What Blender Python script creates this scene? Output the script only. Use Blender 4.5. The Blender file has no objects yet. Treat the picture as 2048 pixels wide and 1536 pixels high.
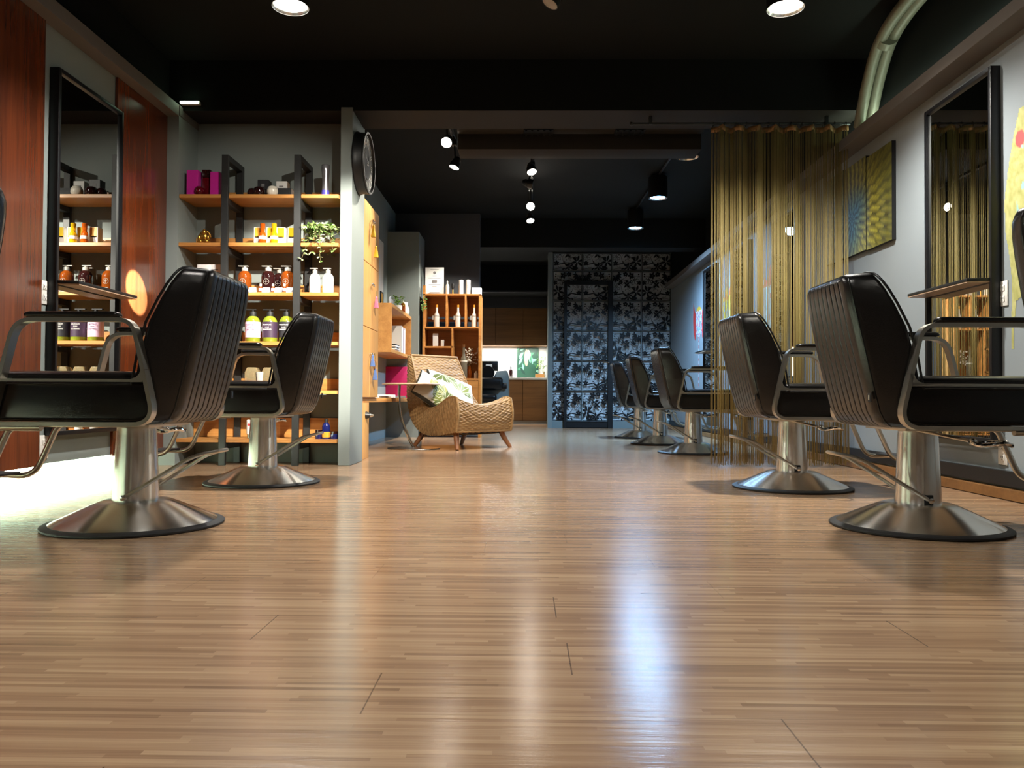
import bpy, bmesh, math, random
from mathutils import Vector, Matrix
R = math.radians
PI = math.pi
C = bpy.context.scene.collection
sc = bpy.context.scene

# ------------------------------------------------------------------ camera
cam_d = bpy.data.cameras.new('camera')
cam_d.sensor_width = 36.0
cam_d.lens = 1582.35 / 2048 * 36
cam_d.clip_start = 0.02
cam = bpy.data.objects.new('camera', cam_d)
C.objects.link(cam)
_p, _y, _r = 0.0182973, -0.0167471, 0.005235
_fw = Vector((math.sin(_y)*math.cos(_p), math.cos(_y)*math.cos(_p), math.sin(_p)))
_rt = Vector((math.cos(_y), -math.sin(_y), 0)); _up = _rt.cross(_fw)
_r2 = _rt*math.cos(_r) + _up*math.sin(_r); _u2 = -_rt*math.sin(_r) + _up*math.cos(_r)
_m = Matrix((_r2, _u2, -_fw)).transposed().to_4x4()
_m.translation = (0, 0, 0.457)
cam.matrix_world = _m
sc.camera = cam

# ------------------------------------------------------------------ world, view, exposure
w = bpy.data.worlds.new('world'); sc.world = w; w.use_nodes = True
w.node_tree.nodes['Background'].inputs[0].default_value = (0.02, 0.022, 0.025, 1)
w.node_tree.nodes['Background'].inputs[1].default_value = 0.3
vs = sc.view_settings
vs.view_transform = 'Standard'; vs.look = 'None'; vs.gamma = 1.0; vs.use_curve_mapping = False
vs.exposure = 0.28
cy = sc.cycles
cy.max_bounces = 7; cy.diffuse_bounces = 4; cy.glossy_bounces = 4; cy.transmission_bounces = 4
cy.caustics_reflective = False; cy.caustics_refractive = False
cy.sample_clamp_indirect = 3.0; cy.sample_clamp_direct = 20.0
cy.use_denoising = True

# lights of the room: (x, y, z, watts, colour, cone deg, blend, target or None)
WARM = (1.0, 0.92, 0.79); NEUT = (1.0, 0.97, 0.90); COOL = (0.36, 0.64, 1.0)
def spot(name, loc, target, watts, col, cone, blend=0.6, rad=0.04):
    l = bpy.data.lights.new(name, 'SPOT'); l.energy = watts; l.color = col
    l.spot_size = R(cone); l.spot_blend = blend; l.shadow_soft_size = rad
    o = bpy.data.objects.new(name, l); C.objects.link(o); o.location = loc
    d = Vector(target) - Vector(loc)
    o.rotation_euler = d.to_track_quat('-Z', 'Y').to_euler()
    return o
def area(name, loc, rot, sx, sy, watts, col):
    l = bpy.data.lights.new(name, 'AREA'); l.shape = 'RECTANGLE'; l.size = sx; l.size_y = sy
    l.energy = watts; l.color = col
    o = bpy.data.objects.new(name, l); C.objects.link(o); o.location = loc; o.rotation_euler = rot
    return o

# ------------------------------------------------------------------ materials
def lin(c):
    return tuple(((x/255)/12.92 if x/255 <= .04045 else ((x/255+.055)/1.055)**2.4) for x in c)
class NT:
    def __init__(s, name):
        s.m = bpy.data.materials.new(name); s.m.use_nodes = True
        s.n = s.m.node_tree.nodes; s.l = s.m.node_tree.links
        s.b = s.n['Principled BSDF']; s.out = s.n['Material Output']
    def new(s, t, **kw):
        nd = s.n.new(t)
        for k, v in kw.items(): setattr(nd, k, v)
        return nd
    def link(s, a, b): s.l.new(a, b)
    def set(s, k, v): s.b.inputs[k].default_value = v
    def math(s, op, a, b=None, c=None):
        nd = s.new('ShaderNodeMath', operation=op)
        for i, x in enumerate((a, b, c)):
            if x is None: continue
            if isinstance(x, (int, float)): nd.inputs[i].default_value = x
            else: s.link(x, nd.inputs[i])
        return nd.outputs[0]
    def mix(s, fac, a, b, blend='MIX'):
        nd = s.new('ShaderNodeMix', data_type='RGBA', blend_type=blend)
        for i, x in ((0, fac), (6, a), (7, b)):
            if isinstance(x, (int, float)): nd.inputs[i].default_value = x
            elif isinstance(x, tuple): nd.inputs[i].default_value = (*x, 1) if len(x) == 3 else x
            else: s.link(x, nd.inputs[i])
        return nd.outputs[2]
    def noise(s, scale=(1,1,1), k=1.0, detail=3, rough=.5, coord='Object'):
        tc = s.new('ShaderNodeTexCoord'); mp = s.new('ShaderNodeMapping')
        mp.inputs['Scale'].default_value = scale
        s.link(tc.outputs[coord], mp.inputs[0])
        nz = s.new('ShaderNodeTexNoise'); nz.inputs['Scale'].default_value = k
        nz.inputs['Detail'].default_value = detail; nz.inputs['Roughness'].default_value = rough
        s.link(mp.outputs[0], nz.inputs['Vector'])
        return nz.outputs['Fac']
    def bump(s, h, strength=.2, dist=.01):
        b = s.new('ShaderNodeBump'); b.inputs['Strength'].default_value = strength
        b.inputs['Distance'].default_value = dist
        s.link(h, b.inputs['Height']); s.link(b.outputs[0], s.b.inputs['Normal'])
def pbr(name, col, rough=.5, metal=0, spec=.5, var=0, vscale=6, bump=0, bscale=200, coat=0, trans=0, ior=1.45, emit=None, es=0, alpha=1):
    t = NT(name); c = lin(col)
    t.set('Base Color', (*c, 1)); t.set('Roughness', rough); t.set('Metallic', metal)
    t.set('Specular IOR Level', spec); t.set('Coat Weight', coat); t.set('Transmission Weight', trans); t.set('IOR', ior)
    t.set('Alpha', alpha)
    if emit: t.set('Emission Color', (*lin(emit), 1)); t.set('Emission Strength', es)
    nz = t.noise(k=vscale)
    f = t.math('MULTIPLY_ADD', nz, var*2, 1-var)
    mx = t.mix(1.0, c, (1,1,1), 'MULTIPLY')
    t.link(t.mix(var, c, tuple(x*.6 for x in c)) if False else mx, t.b.inputs['Base Color'])
    cmb = t.new('ShaderNodeCombineColor')
    for i in range(3): t.link(f, cmb.inputs[i])
    t.link(cmb.outputs[0], mx.node.inputs[7])
    if bump: t.bump(t.noise(k=bscale, detail=2), bump, .002)
    return t.m
def wood(name, c1, c2, axis='z', rough=.4, scale=1.0, spec=.5, coat=0, streak=.5):
    t = NT(name)
    st = {'x': (1.2, 14, 14), 'y': (14, 1.2, 14), 'z': (14, 14, 1.2)}[axis]
    st2 = {'x': (3, 90, 90), 'y': (90, 3, 90), 'z': (90, 90, 3)}[axis]
    a = t.noise(tuple(x*scale for x in st), 1, 4, .6); b = t.noise(tuple(x*scale for x in st2), 1, 3, .6)
    f = t.math('ADD', t.math('MULTIPLY', a, 1.1), t.math('MULTIPLY', b, streak))
    rp = t.new('ShaderNodeValToRGB'); rp.color_ramp.elements[0].position = .42; rp.color_ramp.elements[1].position = 1.0
    rp.color_ramp.elements[0].color = (*lin(c1), 1); rp.color_ramp.elements[1].color = (*lin(c2), 1)
    t.link(f, rp.inputs[0]); t.link(rp.outputs[0], t.b.inputs['Base Color'])
    t.set('Roughness', rough); t.set('Specular IOR Level', spec); t.set('Coat Weight', coat); t.set('Coat Roughness', .12)
    t.bump(b, .06, .002)
    return t.m
def brushed(name, col, rough, axis='Z', aniso=.75):
    t = NT(name); t.set('Base Color', (*lin(col), 1)); t.set('Metallic', 1); t.set('Roughness', rough)
    t.set('Anisotropic', aniso); t.set('Anisotropic Rotation', .25)
    tg = t.new('ShaderNodeTangent', direction_type='RADIAL', axis=axis)
    t.link(tg.outputs[0], t.b.inputs['Tangent'])
    nz = t.noise((4, 4, 4), 1, 2)
    t.link(t.math('MULTIPLY_ADD', nz, .06, rough-.03), t.b.inputs['Roughness'])
    return t.m
def emis(name, col, strength):
    t = NT(name); t.set('Base Color', (.8, .8, .8, 1)); t.set('Emission Color', (*lin(col), 1)); t.set('Emission Strength', strength)
    nz = t.noise(k=2); t.link(t.math('MULTIPLY_ADD', nz, .05*strength, strength), t.b.inputs['Emission Strength'])
    return t.m
def painted(name, rough=.5, spec=.4):
    t = NT(name); a = t.new('ShaderNodeVertexColor'); a.layer_name = 'Col'
    t.link(a.outputs[0], t.b.inputs['Base Color']); t.set('Roughness', rough); t.set('Specular IOR Level', spec)
    return t.m

def floor_mat():
    t = NT('laminate_strips')
    tc = t.new('ShaderNodeTexCoord'); sp = t.new('ShaderNodeSeparateXYZ'); t.link(tc.outputs['Object'], sp.inputs[0])
    x, y = sp.outputs[0], sp.outputs[1]
    sw = .1715/15
    yy = t.math('SUBTRACT', y, 1.148)
    srow = t.math('FLOOR', t.math('DIVIDE', yy, sw))
    prow = t.math('FLOOR', t.math('DIVIDE', yy, .1715))
    def wn(v, dim='1D', w_=None):
        n = t.new('ShaderNodeTexWhiteNoise', noise_dimensions='2D')
        cb = t.new('ShaderNodeCombineXYZ')
        for i, q in enumerate((v, w_)):
            if q is None: continue
            if isinstance(q, (int, float)): cb.inputs[i].default_value = q
            else: t.link(q, cb.inputs[i])
        t.link(cb.outputs[0], n.inputs['Vector'])
        return n.outputs['Value']
    off = t.math('MULTIPLY', wn(srow, w_=3.3), 7.0)
    seg = t.math('FLOOR', t.math('DIVIDE', t.math('ADD', x, off), .34))
    v1 = wn(srow, w_=seg)
    v2 = wn(srow, w_=77.0)
    # soft neighbouring tone drift and fine grain
    g1 = t.noise((1.2, 160, 1), 1, 4, .65); g2 = t.noise((.7, 12, 1), 1, 3, .6); g3 = t.noise((5, 420, 1), 1, 2, .6)
    f = t.math('ADD', t.math('MULTIPLY', v1, .32), t.math('MULTIPLY', v2, .14))
    f = t.math('ADD', f, t.math('MULTIPLY', g1, .44)); f = t.math('ADD', f, t.math('MULTIPLY', g3, .28))
    f = t.math('ADD', f, t.math('MULTIPLY', t.math('SUBTRACT', g2, .5), .35))
    rp = t.new('ShaderNodeValToRGB'); e = rp.color_ramp.elements
    e[0].position = .2; e[0].color = (*lin((108, 83, 62)), 1)
    e[1].position = .85; e[1].color = (*lin((180, 150, 118)), 1)
    m_ = rp.color_ramp.elements.new(.52); m_.color = (*lin((148, 117, 90)), 1)
    t.link(f, rp.inputs[0])
    # plank butt joints, 1.267 m long boards, measured offsets for the visible rows
    offs = None
    base = t.math('MULTIPLY', wn(prow, w_=9.1), 1.267)
    for k, o in ((-2, .75), (-1, .369), (0, 1.031), (1, .08), (2, .751), (3, .067)):
        is_k = t.math('COMPARE', prow, float(k), .1)
        base = t.math('ADD', t.math('MULTIPLY', base, t.math('SUBTRACT', 1.0, is_k)), t.math('MULTIPLY', is_k, o))
    xm = t.math('PINGPONG', t.math('SUBTRACT', x, base), .6335)
    known = t.math('COMPARE', prow, .5, 2.6)
    joint = t.math('MULTIPLY', t.math('LESS_THAN', xm, .0012), t.math('MULTIPLY_ADD', known, .65, .3))
    ym = t.math('PINGPONG', yy, .08575)
    seam = t.math('MULTIPLY', t.math('LESS_THAN', ym, .0008), .25)
    jf = t.math('MAXIMUM', t.math('MULTIPLY', joint, .75), seam)
    col = t.mix(jf, rp.outputs[0], lin((58, 38, 26)))
    t.link(col, t.b.inputs['Base Color'])
    t.set('Specular IOR Level', .5)
    t.link(t.math('MULTIPLY_ADD', g1, .09, .145), t.b.inputs['Roughness'])
    hb = t.math('ADD', t.math('MULTIPLY', t.noise((6, 70, 1), 1, 3, .6), 1.0), t.math('MULTIPLY', g1, .3))
    t.bump(t.math('SUBTRACT', hb, t.math('MULTIPLY', jf, .8)), .13, .004)
    return t.m
def leather_mat():
    t = NT('black_leather'); t.set('Base Color', (.009, .008, .0075, 1)); t.set('Roughness', .25); t.set('Specular IOR Level', .42)
    a = t.noise(k=9, detail=4); b = t.noise(k=420, detail=2)
    t.link(t.math('MULTIPLY_ADD', a, .16, .15), t.b.inputs['Roughness'])
    t.bump(t.math('ADD', b, t.math('MULTIPLY', t.noise(k=26, detail=3), 2.2)), .16, .002)
    return t.m
M = {}
M['floor'] = floor_mat()
M['wall'] = pbr('grey_paint', (126, 135, 133), .75, var=.05, vscale=3, bump=.1, bscale=160)
M['wall_r'] = pbr('lilac_grey_paint', (134, 142, 146), .75, var=.05, vscale=3, bump=.1, bscale=160)
M['charcoal'] = pbr('charcoal_paint', (62, 64, 68), .7, var=.06, vscale=3, bump=.1, bscale=160)
M['black'] = pbr('black_paint', (21, 23, 23), .8, spec=.15, var=.12, vscale=2, bump=.08, bscale=60)
M['beam'] = pbr('dark_duct_and_bounce_tone', (42, 39, 36), .75, spec=.2, var=.1, vscale=2, bump=.08, bscale=60)
M['ledge'] = pbr('ledge_paint', (104, 99, 95), .7, var=.04, vscale=3, bump=.1, bscale=160)
M['redwood'] = wood('mahogany_panel', (50, 20, 9), (112, 52, 23), 'z', .26, .7, .6, .25)
M['oak'] = wood('oak_shelf', (150, 96, 44), (198, 142, 78), 'x', .38)
M['oakv'] = wood('oak_cabinet', (176, 124, 66), (206, 156, 92), 'z', .42, .5)
M['oaky'] = wood('oak_desk', (158, 104, 54), (200, 146, 84), 'y', .42)
M['bookwood'] = wood('shelf_pine', (146, 86, 40), (202, 140, 72), 'x', .42)
M['walnut'] = wood('wash_cabinet_veneer', (92, 60, 28), (140, 98, 54), 'x', .42, .5)
M['legwood'] = wood('teak_leg', (108, 66, 38), (150, 98, 60), 'z', .4)
M['tablewood'] = wood('pale_table_wood', (150, 122, 98), (184, 156, 130), 'x', .4)
M['leather'] = leather_mat()
M['piping'] = pbr('black_piping', (14, 14, 14), .35, bump=.1)
M['steel'] = brushed('brushed_steel', (234, 233, 229), .25, aniso=.88)
M['satin'] = pbr('satin_steel_bar', (196, 190, 178), .3, 1, var=.04, vscale=40)
M['chrome'] = pbr('chrome', (232, 230, 226), .07, 1, var=.02)
M['rubber'] = pbr('black_rubber', (22, 22, 23), .6, var=.1)
M['blackmetal'] = pbr('black_powder_coat', (24, 25, 26), .42, var=.08, vscale=30)
M['darkpost'] = pbr('dark_rack_steel', (36, 37, 37), .5, var=.08, vscale=30)
M['mirror'] = pbr('mirror_glass', (225, 228, 226), .004, 1)
M['blackgloss'] = pbr('black_lacquer', (16, 16, 19), .38, var=.05)
M['white'] = pbr('white_plastic', (228, 226, 220), .4, var=.02)
M['paper'] = pbr('white_card', (232, 230, 226), .7, var=.02)
M['cone'] = emis('lamp_glow', (255, 246, 230), 60)
M['conecool'] = emis('cool_lamp_glow', (120, 196, 255), 24)
M['tube'] = emis('tube_glow', (214, 255, 214), 9)
M['can'] = pbr('black_lamp_can', (18, 19, 20), .4, var=.05)
M['silver'] = pbr('silver_reflector', (214, 214, 210), .2, 1)
M['string'] = pbr('olive_curtain_string', (156, 138, 84), .55, var=.12, vscale=40)
M['header'] = pbr('curtain_header_tape', (150, 112, 70), .7, var=.1, vscale=60)
M['lace'] = pbr('black_lace_panel', (10, 11, 16), .35, var=.08)
M['backing'] = pbr('pale_screen_wall', (222, 226, 228), .6, var=.05)
M['duct'] = pbr('pipe_tape', (112, 112, 98), .45, var=.15, vscale=40, bump=.5, bscale=60)
M['gold'] = pbr('antique_gold', (176, 134, 60), .34, 1, var=.2, vscale=60, bump=.4, bscale=80)
M['leaf'] = pbr('ivy_leaf', (98, 128, 66), .45, var=.3, vscale=30)
M['leafpale'] = pbr('pale_ivy_leaf', (176, 190, 130), .45, var=.25, vscale=30)
M['stem'] = pbr('plant_stem', (86, 78, 46), .6, var=.2)
M['picture'] = painted('printed_picture', .45)
M['cloth'] = painted('printed_fabric', .85, .2)

# ------------------------------------------------------------------ geometry helpers
class MB:
    def __init__(s): s.v = []; s.f = []
    def add(s, vs, fs):
        k = len(s.v); s.v += [tuple(p) for p in vs]; s.f += [tuple(i+k for i in f) for f in fs]; return s
    def box(s, x0, x1, y0, y1, z0, z1):
        x0, x1 = min(x0, x1), max(x0, x1); y0, y1 = min(y0, y1), max(y0, y1); z0, z1 = min(z0, z1), max(z0, z1)
        v = [(x, y, z) for z in (z0, z1) for y in (y0, y1) for x in (x0, x1)]
        return s.add(v, [(0,2,3,1),(4,5,7,6),(0,1,5,4),(2,6,7,3),(0,4,6,2),(1,3,7,5)])
    def loft(s, rings, closed=True, cap=True, loop=False):
        n = len(rings[0]); k = len(rings); v = [p for r in rings for p in r]; f = []
        for i in range(k if loop else k-1):
            for j in range(n if closed else n-1):
                a, b = i*n+j, i*n+(j+1) % n; i2 = (i+1) % k
                f.append((a, b, i2*n+(j+1) % n, i2*n+j))
        if cap and not loop: f.append(tuple(range(n-1, -1, -1))); f.append(tuple((k-1)*n+j for j in range(n)))
        return s.add(v, f)
    def tube(s, path, r, n=10, cap=True, loop=False):
        P = [Vector(p) for p in path]; k = len(P); rings = []; prev = None
        for i, p in enumerate(P):
            if loop: t = (P[(i+1) % k]-P[i-1]).normalized()
            else: t = (P[min(i+1, k-1)]-P[max(i-1, 0)]).normalized()
            if prev is None:
                a = Vector((0, 0, 1)) if abs(t.z) < .9 else Vector((1, 0, 0)); nrm = (a - t*a.dot(t)).normalized()
            else:
                nrm = prev - t*prev.dot(t); nrm.normalize()
            prev = nrm; bn = t.cross(nrm); rr = r[i] if isinstance(r, (list, tuple)) else r
            rings.append([p + nrm*rr*math.cos(2*PI*j/n) + bn*rr*math.sin(2*PI*j/n) for j in range(n)])
        return s.loft(rings, True, cap, loop)
    def lathe(s, prof, n=32, c=(0, 0, 0), axis='z', cap=True):
        rings = []
        for r, z in prof:
            rg = []
            for j in range(n):
                a = 2*PI*j/n; u, v = r*math.cos(a), r*math.sin(a)
                p = {'z': (u, v, z), 'x': (z, u, v), 'y': (v, z, u)}[axis]
                rg.append((p[0]+c[0], p[1]+c[1], p[2]+c[2]))
            rings.append(rg)
        return s.loft(rings, True, cap)
    def prism(s, poly, axis, a0, a1):
        def P(p, a): return {'x': (a, p[0], p[1]), 'y': (p[0], a, p[1]), 'z': (p[0], p[1], a)}[axis]
        n = len(poly); v = [P(p, a0) for p in poly] + [P(p, a1) for p in poly]
        f = [tuple(range(n-1, -1, -1)), tuple(range(n, 2*n))] + [(i, (i+1) % n, n+(i+1) % n, n+i) for i in range(n)]
        return s.add(v, f)
    def ball(s, c, rx, ry=None, rz=None, n=16, m=10):
        ry = ry or rx; rz = rz or rx
        rings = []
        for i in range(m+1):
            a = -PI/2 + PI*i/m; cr = max(math.cos(a), .02)
            rings.append([(c[0]+rx*cr*math.cos(2*PI*j/n), c[1]+ry*cr*math.sin(2*PI*j/n), c[2]+rz*math.sin(a)) for j in range(n)])
        return s.loft(rings)
    def strap(s, path, y0, y1, th, loop=False):
        """flat bar bent along an (x, z) path, y0..y1 wide, th thick (number or list)"""
        k = len(path); rings = []
        for i in range(k):
            if loop: a, b = path[i-1], path[(i+1) % k]
            else: a, b = path[max(i-1, 0)], path[min(i+1, k-1)]
            dx, dz = b[0]-a[0], b[1]-a[1]; L = math.hypot(dx, dz); nx, nz = -dz/L, dx/L
            h = (th[i] if isinstance(th, (list, tuple)) else th)/2; x, z = path[i]
            rings.append([(x+nx*h, y0, z+nz*h), (x+nx*h, y1, z+nz*h), (x-nx*h, y1, z-nz*h), (x-nx*h, y0, z-nz*h)])
        return s.loft(rings, True, True, loop)
    def xf(s, m):
        s.v = [tuple(m @ Vector(p)) for p in s.v]; return s
def fillet(pts, r, n=6, closed=False):
    P = [Vector(p) for p in pts]; out = []; k = len(P)
    for i in range(k):
        if not closed and i in (0, k-1): out.append(tuple(P[i])); continue
        a, b, c = P[i-1], P[i], P[(i+1) % k]; rr = r[i] if isinstance(r, (list, tuple)) else r
        u = (a-b); v = (c-b); d = min(rr, u.length*.49, v.length*.49); u.normalize(); v.normalize()
        p0, p1 = b+u*d, b+v*d
        for j in range(n+1):
            t = j/n; out.append(tuple(p0*(1-t)**2 + b*2*t*(1-t) + p1*t*t))
    return out
def obj(name, mb, mat, parent=None, loc=(0, 0, 0), bevel=0, seg=2, ang=35, smooth=True, rot=None):
    me = bpy.data.meshes.new(name); me.from_pydata(mb.v, [], mb.f)
    bm = bmesh.new(); bm.from_mesh(me)
    bmesh.ops.recalc_face_normals(bm, faces=bm.faces)
    if bevel:
        ed = [e for e in bm.edges if len(e.link_faces) == 2 and e.calc_face_angle(0) > R(ang)]
        bmesh.ops.bevel(bm, geom=ed, offset=bevel, segments=seg, affect='EDGES', profile=.5, clamp_overlap=True)
    bm.to_mesh(me); bm.free()
    if smooth:
        me.shade_smooth()
        try: me.set_sharp_from_angle(angle=R(ang))
        except Exception: pass
    me.materials.append(mat)
    o = bpy.data.objects.new(name, me); C.objects.link(o); o.location = loc
    if rot: o.rotation_euler = rot
    if parent: o.parent = parent
    return o
def tag(o, label, cat, group=None):
    o['label'] = label; o['category'] = cat
    if group: o['group'] = group
    return o
def thing(name, label, cat, loc=(0, 0, 0), rz=0, group=None):
    o = bpy.data.objects.new(name, None); C.objects.link(o); o.location = loc; o.rotation_euler = (0, 0, rz)
    o.empty_display_size = .1
    return tag(o, label, cat, group)
def struct(name, mb, mat, bevel=0):
    o = obj(name, mb, mat, bevel=bevel, smooth=False); o['kind'] = 'structure'; return o
def kids(o): return [c for c in bpy.data.objects if c.parent == o]
def dup(o, loc, rz=0, label=None, group=None):
    def cp(a, par):
        c = a.copy(); C.objects.link(c); c.parent = par
        for k in [x for x in bpy.data.objects if x.parent == a]: cp(k, c)
        return c
    r = cp(o, None); r.location = loc; r.rotation_euler = (0, 0, rz)
    if label: r['label'] = label
    if group: r['group'] = group
    return r
TEXTS = []
def text(s, size, loc, rot, mat, parent, align='CENTER', name='lettering', ext=.0004):
    cu = bpy.data.curves.new(name, 'FONT'); cu.body = s; cu.size = size; cu.align_x = align; cu.align_y = 'CENTER'
    cu.extrude = ext; cu.resolution_u = 2
    o = bpy.data.objects.new(name, cu); C.objects.link(o); o.location = loc; o.rotation_euler = rot
    cu.materials.append(mat)
    if parent: o.parent = parent
    TEXTS.append(o)
    return o
def painted_grid(name, fn, nu, nv, pos, mat, parent=None, loc=(0, 0, 0)):
    """grid of nu x nv cells; pos(u,v)->xyz, fn(u,v)->sRGB 0..255 print colour"""
    vs, fs, cols = [], [], []
    for j in range(nv+1):
        for i in range(nu+1):
            u, v = i/nu, j/nv; vs.append(pos(u, v)); cols.append((*lin(fn(u, v)), 1))
    for j in range(nv):
        for i in range(nu):
            a = j*(nu+1)+i; fs.append((a, a+1, a+nu+2, a+nu+1))
    me = bpy.data.meshes.new(name); me.from_pydata(vs, [], fs); me.shade_smooth()
    ca = me.color_attributes.new('Col', 'FLOAT_COLOR', 'POINT')
    ca.data.foreach_set('color', [x for c in cols for x in c])
    me.materials.append(mat)
    o = bpy.data.objects.new(name, me); C.objects.link(o); o.location = loc
    if parent: o.parent = parent
    return o

# ------------------------------------------------------------------ lamps of the salon and added unseen ones (light only; the fittings are built further down)
for nm, (x, y) in dict(a=(-1.24, 4.09), b=(1.35, 4.12)).items():
    spot('can_or_added_light', (x, y, 2.49), (x, y, 0), 330, NEUT, 140, .6, .06)
for x, y, e in ((-.45, 1.7, 80), (.5, .3, 22), (-.5, -1.2, 45), (.5, -1.6, 30)):  # unseen fill lamps, added overhead to brighten the front of the room
    spot('can_or_added_light', (x, y, 2.49), (x, y, 0), e, NEUT, 140, .6, .06)
for x, y, e in ((1.34, 8.04, 190), (1.31, 9.46, 600)):
    spot('cool_can_light', (x, y, 2.48), (x, y, 0), e, COOL, 160, .7, .06)
# track spots of the lounge zone
for p, t, e in (((-.66, 6.26, 2.47), (-1.15, 5.6, 1.2), 130), ((-.64, 6.84, 2.45), (-1.6, 7.9, 1.2), 110),
                ((.04, 6.45, 2.47), (-.9, 7.5, .6), 130), ((.04, 7.05, 2.46), (-.75, 7.5, .6), 160),
                ((.03, 8.32, 2.46), (-.9, 9.35, 1.1), 170), ((.04, 9.0, 2.46), (-.9, 9.3, 1.4), 120)):
    spot('track_or_added_light', p, t, e, WARM, 62, .55, .025)
# track spots of the front zone, out of frame above the camera
for p, t, e, cn in (((.1, 2.9, 2.6), (-1.25, 5.3, 1.15), 1500, 30), ((.1, 2.4, 2.6), (-1.9, 5.4, 1.1), 150, 40),
                    ((.1, 1.9, 2.6), (2.2, 4.0, 1.0), 60, 50)):
    spot('track_or_added_light', p, t, e, WARM, cn, .5, .025)
spot('track_or_added_light', (.1, 3.3, 2.6), (-2.42, 4.86, 1.10), 16000, (.62, .9, 1), 4.2, .25, .006)  # added unseen spot, imitates a bright reflection on the mahogany panel
spot('can_or_added_light', (-.95, 12.2, 2.49), (-.95, 12.2, 0), 130, NEUT, 140, .6, .06)
area('wash_strip_light', (-.55, 14.42, 1.40), (0, 0, 0), 1.6, .06, 42, (1, .97, .92))
area('kick_strip_light', (-2.52, 3.0, .085), (0, R(90), 0), .05, 4.2, 60, (.80, 1.0, .76))
area('cove_strip_light', (2.235, 3.9, 2.25), (PI, 0, 0), .04, 3.4, 3.5, (.86, 1.0, .8))

# ------------------------------------------------------------------ room shell
struct('floor', MB().box(-2.75, 2.6, -2.7, 15, -.1, 0), M['floor'])
struct('ceiling', MB().box(-2.75, 2.6, -2.7, 15, 2.745, 2.85), M['black'])
struct('wall_left', MB().box(-2.6, -2.43, -2.6, 5.25, .115, 2.40), M['wall'])
struct('wall_left_base', MB().box(-2.75, -2.6, -2.6, 5.25, 0, .12), M['white'])
struct('wall_left_upper', MB().box(-2.6, -2.43, -2.6, 5.6, 2.40, 2.745), M['black'])
struct('wall_left_niche', MB().box(-2.6, -2.337, 5.25, 5.57, 0, 2.35), M['wall'])
struct('trim_1', MB().box(-2.431, -2.337, -2.6, 5.25, 2.343, 2.42).box(-2.6, -2.333, 5.25, 5.57, 2.35, 2.42), M['ledge'], .002)
struct('wall_niche', MB().box(-2.6, -1.25, 5.56, 5.68, 0, 2.745), M['wall'])
struct('wall_partition', MB().box(-1.254, -1.174, 5.29, 5.70, 0, 2.42), M['wall'], .004)
struct('wall_lounge', MB().box(-1.8, -1.62, 5.68, 10.0, 0, 2.745), M['wall'])
struct('wall_stub', MB().box(-1.62, -1.25, 9.2, 9.72, 0, 2.40), M['wall'])
struct('wall_alcove', MB().box(-1.62, -.57, 9.75, 9.9, 0, 2.745), M['charcoal'])
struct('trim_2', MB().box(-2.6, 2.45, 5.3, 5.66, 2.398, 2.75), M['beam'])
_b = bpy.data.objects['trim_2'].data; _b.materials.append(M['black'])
for _q in _b.polygons: _q.material_index = 0 if _q.normal.z < -.5 else 1  # underside takes the lighter tone: floor bounce light put into its colour
struct('trim_3', MB().box(-1.7, 2.45, 10.0, 10.3, 2.375, 2.75), M['black'])
struct('wall_right', MB().box(2.27, 2.45, -2.6, 12.46, 0, 2.2), M['wall_r'])
struct('wall_right_upper', MB().box(2.27, 2.45, -2.6, 12.46, 2.2, 2.745), M['black'])
struct('trim_4', MB().box(2.14, 2.272, -2.6, 12.2, 2.16, 2.225), M['ledge'], .002)
struct('baseboard_right', MB().box(2.245, 2.272, -2.6, 12.4, .062, .13).box(2.215, 2.272, -2.6, 12.4, 0.004, .05), M['walnut'])
bpy.data.objects['baseboard_right'].data.materials.append(M['blackmetal'])
for p in bpy.data.objects['baseboard_right'].data.polygons:
    if p.index < 6: p.material_index = 1
struct('wall_screen', MB().box(.39, 2.45, 12.46, 12.6, 0, 2.745), M['backing'])
struct('trim_5', MB().box(.352, .42, 12.33, 12.62, 0, 2.745), M['wall'], .002)
struct('baseboard_screen', MB().box(.42, 2.27, 12.38, 12.47, 0, .115), M['wall'])
struct('wall_wash_right', MB().box(.39, .5, 12.6, 14.8, 0, 2.745), M['wall'])
struct('wall_wash_left', MB().box(-2.1, -1.95, 9.9, 14.8, 0, 2.745), M['charcoal'])
struct('wall_wash_side', MB().box(-2.0, -1.6, 9.8, 9.95, 0, 2.745), M['charcoal'])
struct('wall_back', MB().box(-2.1, .5, 14.72, 14.85, 0, 2.745), M['white'])
struct('trim_6', MB().box(-1.95, .39, 13.5, 14.72, 2.285, 2.745), M['black'])
struct('trim_7', MB().box(-1.95, .39, 14.27, 14.72, 2.10, 2.285).box(-1.95, .39, 13.48, 13.52, 2.27, 2.30), M['charcoal'])
struct('wall_front', MB().box(-2.75, 2.6, -2.75, -2.6, 0, 2.745), M['charcoal'])

# mahogany panels on the left wall
struct('trim_8', MB().box(-2.4302, -2.414, 2.3, 3.90, .108, 2.343), M['redwood'], .002)
struct('trim_9', MB().box(-2.4302, -2.414, 4.60, 5.249, .108, 2.343), M['redwood'], .002)

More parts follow.
